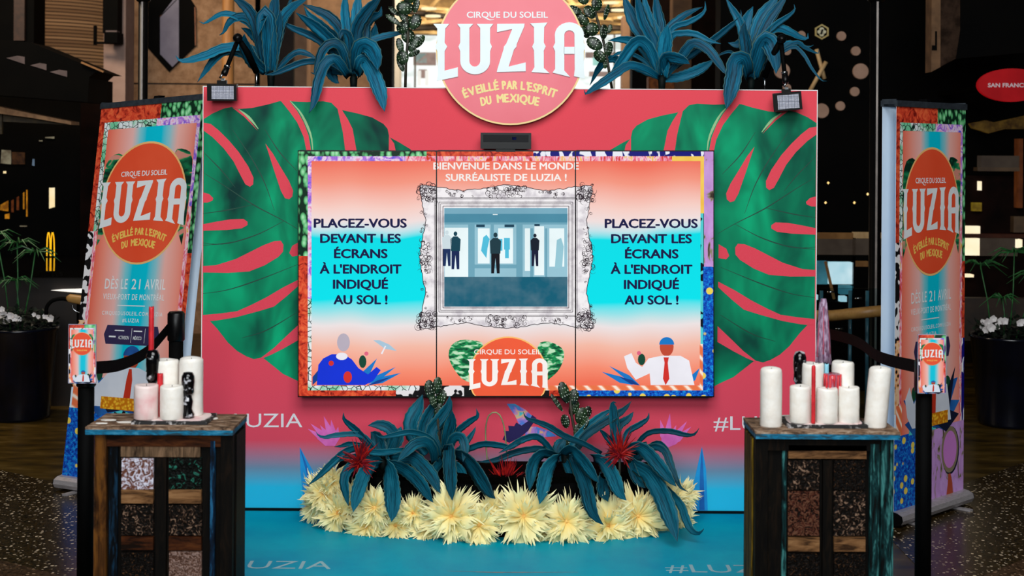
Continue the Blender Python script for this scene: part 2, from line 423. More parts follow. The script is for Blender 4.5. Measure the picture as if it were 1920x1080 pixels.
for nm, pl, m in (('lit_window', [(93, 391), (103, 388), (103, 352), (93, 352)], glow1), ('menu_board', [(2, 306), (21, 308), (21, 282), (4, 281)], glow3), ('menu_board', [(23, 308), (47, 308), (47, 286), (23, 285)], M('brown_lit_board', (76, 46, 22), (40, 22, 10), 30, emit=0.6)), ('lit_window', [(1, 394), (16, 396), (16, 376), (2, 384)], glow2), ('lit_window', [(44, 392), (46, 392), (46, 360), (44, 362)], glow2), ('lit_window', [(50, 406), (52, 406), (52, 356), (50, 356)], glow2), ('lit_window', [(10, 410), (18, 410), (18, 400), (10, 402)], glow2), ('lit_strip', [(86, 259), (102, 260), (102, 256), (86, 257)], glow3), ('lit_strip', [(74, 265), (80, 265), (80, 263), (74, 263)], glow3), ('spot_lamp', [(7, 325), (12, 325), (12, 321), (7, 321)], glow1), ('lit_strip', [(38, 425), (51, 425), (51, 423), (38, 423)], glow3), ('lit_window', [(22, 398), (26, 398), (26, 374), (22, 376)], M('ember_window', (120, 60, 20), (60, 20, 8), 20, emit=0.6)), ('lit_window', [(32, 394), (36, 394), (36, 368), (32, 370)], M('ember_window', (120, 60, 20))), ('lit_window', [(61, 310), (65, 311), (65, 298), (62, 298)], M('cool_window', (120, 140, 160), (90, 110, 130), 9, emit=0.6))):
    flat(nm, [pl], gF, m, sf, 0.004, 0.01)
# glowing double-arch letter and the polished counter below it
Ya = 11.15
ar = thing('arch_sign', 'glowing yellow double-arch letter M above the dark counter', 'sign', P(95, 481, Ya))
M_ARCH = M('glowing_yellow', (255, 196, 40), (255, 180, 20), 8, 0.4, emit=1.3)
for x in (91, 98.5):
    pth = [(x - 3.2, 480), (x - 3.0, 462), (x - 2.3, 446), (x, 435), (x + 2.3, 446), (x + 3.0, 462), (x + 3.2, 480)]
    MB().tube([P(a_, b_, Ya) for a_, b_ in cm2(pth, 20)], 0.0045, 6).build('arch', M_ARCH, ar, True)
zc = P(95, 482, Ya).z
ct = thing('counter', 'polished black counter below the glowing arches', 'counter', (P(60, 500, 10.6).x, 10.6, 0))
MB().box((P(-300, 0, 10).x, 9.85, zc - 0.04), (P(172, 0, 10).x, 11.35, zc)).build('counter_top', M('polished_black', (9, 7, 6), (6, 5, 4), 4, 0.07), ct)
MB().box((P(-300, 0, 10).x, 9.95, 0), (P(165, 0, 10).x, 11.3, zc - 0.04)).build('counter_front', M('dark_brown_front', (30, 19, 12), (18, 11, 7), 8, 0.5), ct)
hr = thing('handrail', 'tan wooden handrail end with curved metal bracket behind the left banner', 'handrail', P(150, 565, 8.6))
MB().tube([P(a_, b_, 8.6) for a_, b_ in ((125, 559), (130, 559), (160, 564), (230, 574))], [0.012, 0.026, 0.03, 0.03], 10).build('rail', M('tan_rail_wood', (190, 146, 84), (168, 124, 66), 20, 0.4), hr, True)
MB().tube([P(a_, b_, 8.62) for a_, b_ in cm2([(86, 590), (88, 575), (98, 564), (115, 560), (128, 562)], 12)], 0.012, 8).build('loop', M_BLACKM, hr, True)
MB().tube([P(a_, b_, 8.55) for a_, b_ in cm2([(135, 571), (138, 580), (148, 586), (156, 584)], 10)], 0.003, 6).build('wire_bracket', M_CHROME, hr, True)
MB().tube([P(150, 566, 8.62), (P(150, 566, 8.62).x, 8.62, 0)], 0.02, 8).build('rail_post', M_BLACKM, hr, True)
# lamp posts
def pole(label, px, Y, wpx, strip=True):
    x = P(px, 300, Y).x; r = wpx * Y / F / 2
    th = thing('lamp_post', label, 'post', (x, Y, 0), 'black lamp posts')
    MB().lathe((x, Y, 0), [(r * 2.2, 0), (r * 2.2, 0.03), (r, 0.05), (r, 4.6)], 16).build('shaft', M_BLACK, th, True)
    MB().lathe((x, Y, P(px, 4, Y).z), [(r * 1.1, 0), (r * 1.5, 0.01), (r * 1.5, 0.06), (r * 1.1, 0.07)], 16).build('collar', M_BLACK, th, True)
    MB().box((x - r * 0.17, Y - r * 1.04, 0.2), (x + r * 0.17, Y - r * 0.9, P(px, 4, Y).z)).build('highlight_strip', M('pale_highlight', (176, 166, 160), (150, 142, 138), 9, 0.4, 0.3), th)  # pale strip painted in for the highlight on the glossy shaft
pole('black lamp post with painted highlight strip rising behind the left banner', 267, 9.2, 18)
pole('black lamp post with painted highlight strip beside the right banner', 1641, 9.2, 22)
# wall bracket lamp between tower and concrete wall
wl = thing('wall_lamp', 'small black bracket lamp on the wall right of the brick tower', 'lamp', P(205, 70, 13.1))
pbox('lamp_body', 195, 60, 220, 80, 12.95, 0.2, M_NIGHT, wl); pbox('arm', 176, 78, 220, 82, 13.0, 0.05, M_NIGHT, wl); pbox('bracket', 175, 48, 179, 84, 13.0, 0.05, M_NIGHT, wl); pbox('lens', 198, 57, 219, 61, 12.95, 0.1, M_DIM, wl)
pbox('mast', 193, -120, 221, 62, 13.0, 0.15, M_NIGHT, wl)
# columns and back walls between concrete wall and round sign
def col_(label, x0, x1, Y, mat, y0=-160, y1=None, d=0.3, cat='column', nm='column'):
    a = P(x0, 0, Y); b = P(x1, y0, Y)
    return tag(MB().box((a.x, Y, 0 if y1 is None else P(x0, y1, Y).z), (b.x, Y + d, b.z)).build(nm, mat), label, cat)
M_TANW = M('tan_wood_column', (172, 120, 66), (150, 100, 52), 8, 0.6, stretch=(4, 4, 0.5))
M_BRN = M('brown_brick_wall', (130, 98, 74), (100, 74, 54), 6, 0.85)
M_LBR = M('light_brown_column', (146, 112, 88), (126, 94, 72), 5, 0.8)
M_DBR = M('dark_brown_column', (44, 28, 20), (30, 18, 12), 6, 0.8)
tag(MB().lathe((P(428, 0, 12.8).x, 12.8, 0), [(0.055, 0), (0.06, 1.5), (0.05, 4.5)], 14).build('column', M_TANW, None, True), 'slender tan wooden column behind the top left agave', 'column')
col_('wide brown brick wall behind the two left agaves', 440, 742, 17.5, M_BRN, nm='brick_wall', cat='wall')
col_('dark brown column behind the gap between the left agaves', 512, 552, 15.5, M_DBR)
col_('light brown column right of the dark column behind the left agaves', 553, 577, 15.6, M_LBR)
col_('black post left of the bright window front', 702, 737, 14.5, M_NIGHT)
col_('white painted column at the left edge of the bright window front', 738, 751, 16.5, M('white_column', (220, 214, 204), (204, 198, 190), 5, 0.7))
# bright street seen through the entrance, with ceiling trusses above
tw2 = NT('daylit_street'); nb = tw2.noise(tw2.coords('pos', (1, 1, 2.2)), 1.6, 2, 0.5)
cb = tw2.ramp(nb, [(0.5, (246, 250, 246)), (0.58, (240, 246, 244)), (0.64, (206, 216, 210)), (0.70, (226, 216, 206)), (0.76, (248, 248, 244))], 'LINEAR')
M_STREET = tw2.done(cb, 0.4, emit=1.15)
w1 = struct(pbox('window_1', 735, 60, 1190, 330, 20.5, 0.1, M_STREET))
def win(nm, x0, y0, x1, y1, m, Y=20.3): return pbox(nm, x0, y0, x1, y1, Y, 0.06, m, None)
M_MULL = M('grey_mullion', (120, 116, 110), (96, 92, 88), 6, 0.6)
mul = thing('window_front', 'daylit entrance glazing with street buildings behind the round sign', 'window', P(960, 330, 20.3))
for x in (748, 776, 1150, 1182): pbox('mullion', x, 60, x + 3, 330, 20.2, 0.08, M_MULL, mul)
for x0, y0, x1, y1, m in ((775, 98, 817, 122, M('street_brick', (190, 160, 148), (160, 134, 124), 8, emit=0.7)), (779, 100, 800, 118, M('street_glass', (120, 160, 156), (190, 214, 206), 5, emit=0.8)), (1098, 98, 1160, 108, M('street_brick', (190, 160, 148))), (1112, 103, 1128, 122, M('street_green', (140, 214, 196), (190, 234, 224), 5, emit=0.9)), (785, 130, 800, 146, M('street_brick', (190, 160, 148))), (1105, 134, 1150, 143, M('street_brick', (190, 160, 148)))):
    pbox('street_building', x0, y0, x1, y1, 20.35, 0.1, m, mul)
for x in (786, 800): pbox('statue', x - 3, 132, x + 3, 160, 20.25, 0.05, M('street_white', (250, 248, 240), (240, 236, 226), 5, emit=1.0), mul)
tr = thing('roof_trusses', 'yellow-lit wooden roof trusses behind the round sign', 'roof', P(960, -60, 18.5))
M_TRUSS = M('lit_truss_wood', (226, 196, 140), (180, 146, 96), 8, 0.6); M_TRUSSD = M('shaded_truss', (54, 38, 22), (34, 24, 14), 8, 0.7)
pbox('soffit', 640, -160, 1300, 66, 21.5, 0.1, M('amber_soffit', (168, 132, 76), (110, 82, 42), 5, 0.7), tr)
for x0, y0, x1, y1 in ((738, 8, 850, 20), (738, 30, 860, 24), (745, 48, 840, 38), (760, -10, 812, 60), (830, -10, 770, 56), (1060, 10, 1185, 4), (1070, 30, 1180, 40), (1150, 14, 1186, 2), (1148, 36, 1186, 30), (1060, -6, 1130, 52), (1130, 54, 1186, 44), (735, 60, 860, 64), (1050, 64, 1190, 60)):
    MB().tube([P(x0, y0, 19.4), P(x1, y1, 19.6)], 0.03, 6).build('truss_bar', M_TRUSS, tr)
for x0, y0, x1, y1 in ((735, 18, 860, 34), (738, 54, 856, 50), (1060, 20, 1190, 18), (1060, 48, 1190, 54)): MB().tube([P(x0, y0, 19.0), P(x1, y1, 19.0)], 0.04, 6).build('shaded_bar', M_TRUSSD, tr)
M_CEILL = M('ceiling_lamp_glow', (255, 240, 200), (250, 226, 170), 5, emit=1.3)
for x, y in ((804, 19), (812, 33), (1160, 22), (1172, 36), (1146, 8)): MB().lathe(P(x, y, 18.8), [(0.0, 0), (0.10, 0.01), (0.10, 0.03), (0.0, 0.04)], 12).build('ceiling_lamp', M_CEILL, tr, True)
col_('tan lit post at the right edge of the bright window front', 1168, 1186, 16.5, M_LBR, 30)
col_('black wall pier behind the agave right of the round sign', 1186, 1214, 15.0, M_NIGHT)
col_('dark maroon wall behind the agave right of the round sign', 1214, 1352, 16.0, M_NIGHT2, nm='maroon_wall', cat='wall')
col_('brown pilaster on the maroon wall behind the right agaves', 1262, 1298, 15.6, M('brown_pilaster', (92, 64, 40), (70, 46, 28), 6, 0.8))
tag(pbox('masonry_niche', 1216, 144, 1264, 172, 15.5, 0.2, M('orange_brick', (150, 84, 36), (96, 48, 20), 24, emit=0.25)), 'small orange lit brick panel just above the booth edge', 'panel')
# black wall with the disc clock
YK = 12.2
bw = tag(pbox('black_wall', 1350, -260, 2140, 640, YK, 0.3, M_NIGHT), 'black rear wall carrying the clock of wooden discs', 'wall')
ck = thing('wall_clock', 'large wall clock of round discs with crossed wooden hands', 'clock', P(1540, 215, YK - 0.02))
M_DISCW = M('pale_wood_disc', (176, 142, 122), (164, 130, 110), 9, 0.7); M_HAND = M('pale_wood_hand', (216, 180, 128), (196, 158, 108), 9, 0.6)
for x, y, r in ((1502, 66, 8), (1577, 68, 9), (1604, 96, 9), (1613, 134, 15), (1602, 172, 9), (1575, 199, 9), (1540, 208, 14), (1466, 133, 15), (1475, 96, 8), (1475, 165, 8), (1503, 200, 9)):
    MB().lathe(P(x, y, YK), [(r * YK / F, 0), (r * YK / F, 0.018), (r * YK / F * 0.94, 0.024)], 20, (0, -1, 0)).build('hour_disc', M_DISCW, ck)
gK = g_at(YK)
for i, (x0, y0, x1, y1) in enumerate(((1531, 92, 1546, 148), (1549, 116, 1518, 172))):
    MB().tube([P(x0, y0, YK - 0.035 - 0.02 * i), P(x1, y1, YK - 0.035 - 0.02 * i)], 0.018, 8).build('clock_hand', M_HAND, ck, True)
M_GOLD = M('pale_gold', (206, 186, 120), (186, 164, 98), 9, 0.5)
hexo = [(1540 + 14.5 * math.cos(math.radians(a_)), 60 + 14.5 * math.sin(math.radians(a_))) for a_ in range(30, 390, 60)]
hexi = [(1540 + 11.5 * math.cos(math.radians(a_)), 60 + 11.5 * math.sin(math.radians(a_))) for a_ in range(30, 390, 60)]
flat('emblem_hexagon', [[hexo[k], hexi[k], hexi[(k + 1) % 6], hexo[(k + 1) % 6]] for k in range(6)], gK, M_GOLD, ck, 0.005, 0.02)
flat('emblem_knot', [ell(1540 + dx, 60 + dy, 4.4, 3.6, 14)[::-1] for dx, dy in ((-4, 0), (4, 0), (0, -5), (0, 5))], gK, M('pale_cream_emblem', (226, 222, 190), (206, 200, 164), 9, 0.5), ck, 0.005, 0.012)
flat('emblem_slash', [[(1537, 64), (1540, 55), (1543, 56), (1540, 65)]], gK, M_NIGHT, ck, 0.018, 0.003)
# right-hand column, red oval sign, restaurant lights
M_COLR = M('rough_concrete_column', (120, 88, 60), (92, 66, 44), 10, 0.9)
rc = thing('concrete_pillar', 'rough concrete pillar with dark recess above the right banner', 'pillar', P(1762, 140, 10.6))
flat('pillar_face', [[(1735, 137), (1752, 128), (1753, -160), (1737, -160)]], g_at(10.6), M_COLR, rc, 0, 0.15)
flat('pillar_flank', [[(1752, 128), (1782, 112), (1790, 60), (1790, -160), (1753, -160)]], g_at(10.6), M('shaded_concrete_flank', (62, 46, 36), (34, 24, 18), 14, 0.9, spec=0.05), rc, 0, 0.13)  # dim rest of the pillar: shade put into the colour beside the lit strip
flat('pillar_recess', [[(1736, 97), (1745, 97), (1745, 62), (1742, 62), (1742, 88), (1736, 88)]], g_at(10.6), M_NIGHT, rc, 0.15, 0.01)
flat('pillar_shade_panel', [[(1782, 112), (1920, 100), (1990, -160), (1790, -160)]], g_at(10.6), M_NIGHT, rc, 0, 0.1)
os_ = thing('oval_sign', 'red oval shop sign with white lettering at the right edge', 'sign', P(1893, 192, 10.4))
gO = g_at(10.4)
flat('sign_board', [ell(1894, 160, 64, 31, 40)[::-1]], gO, M('dim_red_sign', (150, 12, 18), (134, 8, 14), 5, emit=0.9), os_, 0, 0.05)
text('shop_lettering', 'SAN FRANCISCO', gO, M('dim_white_sign', (190, 176, 180), (180, 166, 170), 5, emit=0.75), os_, 1848, 1942, 164, 7.5, 0.025, 0.052)
MB().box((P(1890, 0, 10.5).x, 10.4, P(0, 150, 10.4).z), (P(1898, 0, 10.5).x, 12.2, P(0, 140, 10.4).z)).build('sign_arm', M_NIGHT, os_)
rs = thing('restaurant_counter', 'dim restaurant counter with lit cream boxes right of the right banner', 'counter', P(1870, 600, 11.0) * Vector((1, 1, 0)) if False else Vector((P(1870, 600, 11.0).x, 11.0, 0)))
gR = g_at(11.2)
M_CRW = M('cream_light_box', (255, 240, 206), (255, 226, 180), 5, emit=1.1); M_OLV = M('olive_wood_shelf', (84, 62, 38), (60, 42, 24), 9, 0.6)
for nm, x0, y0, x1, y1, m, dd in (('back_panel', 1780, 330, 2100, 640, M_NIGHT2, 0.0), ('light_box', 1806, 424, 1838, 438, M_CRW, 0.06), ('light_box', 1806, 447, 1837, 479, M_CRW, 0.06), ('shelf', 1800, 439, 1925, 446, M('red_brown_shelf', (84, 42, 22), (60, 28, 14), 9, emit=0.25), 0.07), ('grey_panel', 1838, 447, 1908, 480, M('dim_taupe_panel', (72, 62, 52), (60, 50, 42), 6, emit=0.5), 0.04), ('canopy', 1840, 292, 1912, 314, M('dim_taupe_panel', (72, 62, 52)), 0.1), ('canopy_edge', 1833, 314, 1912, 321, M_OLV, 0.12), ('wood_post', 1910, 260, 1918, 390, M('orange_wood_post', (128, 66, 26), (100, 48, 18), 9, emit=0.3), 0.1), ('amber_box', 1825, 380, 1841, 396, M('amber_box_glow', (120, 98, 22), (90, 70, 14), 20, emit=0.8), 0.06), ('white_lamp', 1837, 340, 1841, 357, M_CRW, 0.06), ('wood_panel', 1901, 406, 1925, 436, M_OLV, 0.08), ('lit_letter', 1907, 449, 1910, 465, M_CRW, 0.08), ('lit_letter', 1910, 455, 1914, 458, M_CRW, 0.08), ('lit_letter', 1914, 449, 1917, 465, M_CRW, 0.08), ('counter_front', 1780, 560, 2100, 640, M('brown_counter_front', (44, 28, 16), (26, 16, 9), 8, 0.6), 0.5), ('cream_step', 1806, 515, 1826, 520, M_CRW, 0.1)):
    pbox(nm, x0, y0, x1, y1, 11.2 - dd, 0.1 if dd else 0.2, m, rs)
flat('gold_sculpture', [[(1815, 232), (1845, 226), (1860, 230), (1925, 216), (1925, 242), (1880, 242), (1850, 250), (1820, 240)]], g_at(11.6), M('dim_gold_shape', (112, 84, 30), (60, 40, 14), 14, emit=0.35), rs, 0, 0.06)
# glazed doors, balustrade and handrail right of the booth
gd = thing('glass_balustrade', 'glass balustrade with steel posts and wooden handrail right of the booth', 'balustrade', (P(1590, 700, 8.8).x, 8.8, 0))
M_TEALG = M('teal_glass_post', (60, 110, 126), (40, 80, 96), 9, 0.15)
tg = NT('tinted_pane'); tg.b.inputs['Transmission Weight'].default_value = 1.0; tg.b.inputs['IOR'].default_value = 1.05
M_PANE = tg.done(tg.ramp(tg.noise(tg.coords('pos'), 2), [(0.3, (206, 228, 232)), (0.7, (196, 220, 226))]), 0.03)
MB().tube([P(1500, 592, 8.7), P(1560, 592, 8.7), P(1600, 588, 8.6), P(1672, 581, 8.5)], 0.034, 10).build('handrail', M('tan_rail_wood', (190, 146, 84)), gd, True)
for x in (1540, 1594, 1626): MB().lathe((P(x, 600, 8.8).x, 8.8, 0), [(0.012, 0), (0.012, P(x, 545, 8.8).z)], 8).build('post', M_TEALG, gd, True)
a = P(1500, 540, 8.85); b = P(1672, 0, 8.85); MB().box((a.x, 8.85, 0.05), (b.x, 8.862, a.z)).build('pane', M_PANE, gd)
for x, y in ((1558, 548), (1610, 560), (1574, 617)): MB().tube([P(x - 7, y, 8.75), P(x + 7, y - 1, 8.75)], 0.007, 6).build('clamp', M_CHROME, gd, True); 
ld = thing('glazing_glow', 'pale painted glass reflections with a shelf of warm wood right of the booth', 'reflection', Vector((P(1590, 540, 10.8).x, 10.8, 0)))
M_PALE_GLOW = M('pale_blue_glow', (214, 236, 242), (150, 200, 214), 3, emit=1.0); M_TEAL_GLOW = M('teal_glow', (70, 140, 156), (40, 96, 112), 4, emit=0.6)  # glowing colours stand for reflections in the glass
for nm, x0, y0, x1, y1, m in (('plinth', 1526, 566, 1655, 730, M_NIGHT), ('reflection_panel', 1555, 492, 1600, 533, M_PALE_GLOW), ('teal_reflection_panel', 1527, 490, 1552, 533, M_TEAL_GLOW), ('teal_reflection_panel', 1576, 536, 1600, 552, M_TEAL_GLOW), ('white_glow_patch', 1576, 556, 1588, 566, M_PALE_GLOW), ('white_glow_patch', 1526, 553, 1534, 562, M_PALE_GLOW), ('wood_shelf', 1520, 437, 1600, 448, M('warm_shelf_wood', (140, 100, 56), (116, 80, 42), 9, emit=0.35)), ('wood_shelf', 1602, 436, 1655, 447, M('pale_shelf_wood', (176, 146, 104), (150, 120, 80), 9, emit=0.45)), ('grey_counter', 1534, 448, 1655, 478, M('dim_taupe_panel', (72, 62, 52))), ('dark_mullion', 1598, 446, 1604, 560, M_NIGHT), ('dark_frame', 1520, 480, 1660, 489, M_NIGHT), ('wood_edge', 1604, 490, 1628, 500, M('warm_shelf_wood', (140, 100, 56)))):
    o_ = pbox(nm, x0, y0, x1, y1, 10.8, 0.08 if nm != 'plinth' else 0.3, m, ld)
flat('door_brace', strip2([(1547, 490), (1563, 560)], 4, False), g_at(10.75), M('warm_shelf_wood', (140, 100, 56)), ld, 0, 0.03)
for x, y in ((1553, 343), (1548, 380), (1602, 380), (1627, 364)): MB().lathe(P(x, y, 12.1), [(0.0, -0.012), (0.011, 0), (0.0, 0.012)], 8).build('tiny_lamp', M('warm_point', (255, 220, 150), (255, 210, 130), 3, emit=1.6), ld, True)
# bright strip beyond the counter on the left
flat('lit_edge_strip', [[(97, 544), (155, 549), (157, 541), (120, 542)]], g_at(9.94), M('white_lit_strip', (255, 250, 240), (250, 240, 226), 3, emit=1.2), ct, 0, 0.02)

# ------------------------------------------------------------------ planters with papyrus and white flowers
M_POT = M('glossy_navy_planter', (8, 12, 26), (5, 7, 14), 6, 0.18)
M_PAP = M('papyrus_green', (44, 110, 52), (22, 66, 34), 20, 0.5)
M_FOL = M('dark_foliage', (14, 34, 16), (6, 16, 8), 30, 0.7)
M_BLOS = M('white_blossom', (236, 232, 230), (214, 206, 206), 30, 0.6)
def planter(side, cx, Y, rim, umbels, flowers):
    x = P(cx, rim, Y).x; z = P(cx, rim, Y).z; r = 72 * Y / F
    th = thing('round_planter', 'dark glossy planter of white flowers at the %s edge' % side, 'planter', (x, Y, 0), 'planters beside the booth')
    MB().lathe((x, Y, 0), [(r * 0.74, 0), (r * 0.78, 0.02), (r * 0.98, z - 0.02), (r * 1.02, z - 0.015), (r * 1.02, z), (r * 0.92, z), (r * 0.9, z - 0.03), (0.01, z - 0.03)], 28).build('pot', M_POT, th, True)
    rr = random.Random(cx)
    fw = thing('flowering_plant', 'low white-flowered plant growing in the %s planter' % side, 'plant', (x, Y, z - 0.03), 'white flowers in the planters')
    mb = MB()
    for k in range(420):
        a = rr.uniform(0, 6.28); q = r * 0.95 * math.sqrt(rr.random()); h = rr.uniform(0.0, 0.14) * (1.1 - q / r * 0.5)
        c = Vector((x + q * math.cos(a), Y + q * math.sin(a), z - 0.02 + h)); d = Vector((rr.uniform(-1, 1), rr.uniform(-1, 1), rr.uniform(-0.2, 0.9))).normalized() * 0.045; s = d.cross(Vector((0, 0, 1))).normalized() * 0.016
        mb.poly([c, c + d * 0.5 + s, c + d, c + d * 0.5 - s])
    stuff(mb.build('foliage', M_FOL, fw))
    for px, py, rp in flowers:
        c = P(px, py, Y - r * 0.55 + rr.uniform(-0.08, 0.08)); m2 = MB(); R = rp * 1.5 * Y / F
        for k in range(5):
            a = 6.283 * k / 5 + rr.random(); d = Vector((math.cos(a), -0.35, math.sin(a))).normalized() * R; s = Vector((-math.sin(a), 0, math.cos(a))) * R * 0.55
            m2.prism([c, c + d * 0.6 + s, c + d * 1.05, c + d * 0.6 - s], (0, 0.004, 0))
        m2.build('blossom', M_BLOS, fw)
    for i, (px, py, R, bx) in enumerate(umbels):
        pp_ = thing('papyrus', ORD[i] + ' papyrus stalk from the left with a spray of thin leaves in the %s planter' % side, 'plant', (P(bx, rim, Y).x, Y, z - 0.03), 'papyrus stalks in the planters')
        top = P(px, py, Y); b = Vector((P(bx, rim, Y).x, Y, z - 0.03))
        MB().tube([b, b.lerp(top, 0.5) + Vector((0.01, 0, 0.01)), top], 0.0045, 5).build('stalk', M_PAP, pp_, True)
        for k in range(15):
            a = 6.283 * k / 15 + rr.uniform(-0.15, 0.15); L = R * Y / F * rr.uniform(0.75, 1.1)
            d = Vector((math.cos(a), math.sin(a) * 0.8, rr.uniform(-0.25, 0.3)))
            MB().tube([top, top + d * L * 0.5 + Vector((0, 0, 0.012)), top + d * L - Vector((0, 0, 0.25 * L))], [0.004, 0.005, 0.0008], 4).build('ray_leaf', M_PAP, pp_)
planter('left', 36, 9.5, 612, [(-8, 438, 44, 20), (32, 455, 48, 30), (66, 472, 52, 40), (30, 525, 46, 34)], [(6, 590, 6), (12, 600, 6), (28, 596, 5), (20, 592, 5), (36, 598, 4), (85, 593, 4), (95, 597, 5), (64, 590, 3), (72, 594, 3), (4, 580, 4)])
planter('right', 1893, 9.5, 628, [(1838, 497, 50, 1860), (1880, 558, 40, 1882), (1902, 472, 52, 1892), (1940, 515, 50, 1905)], [(1843, 612, 5), (1852, 605, 6), (1858, 614, 6), (1862, 598, 5), (1848, 618, 5), (1876, 602, 5), (1884, 602, 5), (1912, 606, 5), (1918, 604, 5), (1842, 602, 3), (1868, 612, 5)])
# ------------------------------------------------------------------ the booth: panel, platform
XL, XR, ZT = -1.5197, 1.4987, 2.107
XC = (XL + XR) / 2
YB = 7.0; ZS = ZT - 0.004
def g_panel(px, py, lift=0.0):
    p = P(px, py, YB); p.y -= lift; return p
def zrow(py): return CAMH - (py - HZ) * YB / F
# printed colour field of the panel: coral above, fading to turquoise at the foot
t = NT('coral_to_turquoise_print')
sp = t.add('ShaderNodeSeparateXYZ'); t.link(t.coords('pos'), sp.inputs[0])
mr = t.add('ShaderNodeMapRange'); t.link(sp.outputs[2], mr.inputs[0])
mr.inputs[1].default_value = zrow(960); mr.inputs[2].default_value = zrow(160)
base = t.ramp(mr.outputs[0], [(0.055, (0, 202, 246)), (0.10, (112, 150, 180)), (0.165, (228, 74, 98)), (0.5, (230, 66, 86)), (1.0, (230, 70, 84))])
gr = t.noise(t.coords('pos'), 420, 2, 0.7)
col = t.mix(t.ramp(gr, [(0.45, (0, 0, 0)), (0.75, (90, 90, 90))]), base, (255, 150, 160))
t.bump(gr, 0.25, 0.002)
MAT_PANEL = t.done(col, 0.55, spec=0.15)

bd = thing('photo_backdrop', 'coral red photo booth panel with two green monstera leaves and turquoise foot', 'backdrop', (XC, YB, 0.02))
MB().box((XL, YB, 0.025), (XR, YB + 0.03, ZT - 0.004)).build('printed_panel', MAT_PANEL, bd)
e = MB(); e.box((XL - 0.004, YB - 0.002, 0.02), (XL, YB + 0.03, ZT)); e.box((XR, YB - 0.002, 0.02), (XR + 0.004, YB + 0.03, ZT)); e.box((XL, YB - 0.002, ZT - 0.004), (XR, YB + 0.03, ZT))
e.build('edge_trim', M_WHITE, bd)
MB().box((XL + 0.01, YB + 0.03, 0.02), (XR - 0.01, YB + 0.42, ZT - 0.006)).build('rear_cabinet', M_BLACKM, bd)
MB().box((XL, YB - 0.006, 0.02), (XR, YB, 0.033)).build('foot_strip', M_BLACK, bd)
# monstera leaves: traced on the left, mirrored to the right
def z1(a): return [(380 + x / 3.2725, 150 + y / 3.2725) for x, y in a]
def z2(a): return [(370 + x / 3.483, 450 + y / 3.483) for x, y in a]
sil = z1([(3, 240), (60, 205), (130, 175), (178, 165), (215, 178), (300, 172), (400, 150), (470, 130), (525, 130), (640, 135), (740, 130), (790, 140), (815, 165), (830, 180), (848, 183), (950, 205), (1040, 230), (1110, 270), (1135, 300), (1145, 350), (1210, 385), (1275, 425), (1290, 445), (700, 520)]) + z2([(690, 940), (655, 920), (560, 875), (480, 810), (430, 770), (415, 768), (370, 778), (320, 760), (260, 725), (200, 670), (130, 580), (80, 527), (37, 524)])
slits = [z1(s) for s in (
    [(180, 168), (215, 180), (262, 215), (300, 262), (338, 312), (316, 288), (255, 226)],
    [(385, 390), (430, 450), (470, 520), (530, 620), (555, 680), (550, 715), (530, 732), (505, 725), (480, 680), (440, 560), (405, 450)],
    [(478, 126), (530, 126), (580, 190), (620, 260), (650, 340), (668, 450), (640, 450), (620, 350), (580, 260), (530, 190)],
    [(826, 172), (852, 180), (890, 240), (920, 300), (947, 450), (877, 450), (860, 320), (840, 230)],
    [(1143, 345), (1175, 390), (1187, 450), (1142, 450)],
    [(3, 262), (50, 270), (100, 310), (160, 370), (220, 440), (280, 530), (312, 600), (310, 640), (290, 655), (262, 640), (235, 590), (190, 500), (130, 420), (60, 350), (3, 310)],
    [(3, 690), (40, 700), (65, 725), (60, 740), (30, 752), (3, 752)],
    [(3, 885), (80, 870), (170, 855), (250, 852), (275, 870), (275, 890), (240, 910), (150, 920), (3, 925)])]
slits += [z2(s) for s in (
    [(37, 170), (120, 165), (250, 125), (340, 80), (430, 35), (500, 8), (545, 5), (562, 30), (560, 75), (530, 110), (440, 165), (340, 205), (200, 215), (37, 212)],
    [(670, 10), (620, 38), (600, 85), (620, 108), (670, 100)],
    [(37, 490), (150, 480), (260, 465), (350, 425), (450, 375), (560, 310), (670, 254), (670, 290), (580, 370), (500, 435), (400, 465), (250, 505), (130, 525), (80, 530), (37, 528)],
    [(412, 772), (500, 705), (600, 610), (670, 545), (670, 648), (560, 710), (480, 750), (428, 772)])]
veins = [z1(s) for s in ([(0, 568), (120, 640), (310, 765), (500, 865), (600, 925)], [(180, 300), (300, 480), (380, 630), (440, 800)], [(0, 820), (140, 800), (310, 765)], [(0, 1000), (140, 1005), (330, 950), (500, 865)], [(3, 440), (120, 560), (200, 660)], [(380, 300), (470, 440), (580, 560)])] + [z2(s) for s in ([(37, 350), (200, 325), (400, 260), (655, 160)], [(290, 640), (450, 590), (655, 470)], [(37, 35), (200, 20), (330, -10)])]
tl = NT('monstera_print')
p_ = tl.coords('pos', (1, 1, 1), (0, 0, 0))
n1 = tl.noise(tl.coords('pos', (1, 1, 0.55), (0, 0.5, 0)), 4.2, 3, 0.5, 0.5)
c_ = tl.ramp(n1, [(0.30, (2, 52, 48)), (0.42, (0, 98, 72)), (0.56, (0, 138, 96)), (0.70, (0, 174, 120))])
MAT_LEAF = tl.done(c_, 0.55, spec=0.12)
M_VEIN = solid('vein_green', (0, 66, 50))
M_PALE = solid('pale_leaf_edge', (150, 196, 140))
def unroll(px, py):
    u = px - 960.0; v = py - HZ
    return u + v * ROLL, v - u * ROLL
def g_mir(sign):
    def g(px, py, lift=0.0):
        u, v = unroll(px, py)
        X = u * YB / F; Z = CAMH - v * YB / F
        if sign < 0: X = 2 * XC - X
        X = min(max(X, XL + 0.001), XR - 0.001)
        return Vector((X, YB - lift, Z))
    return g
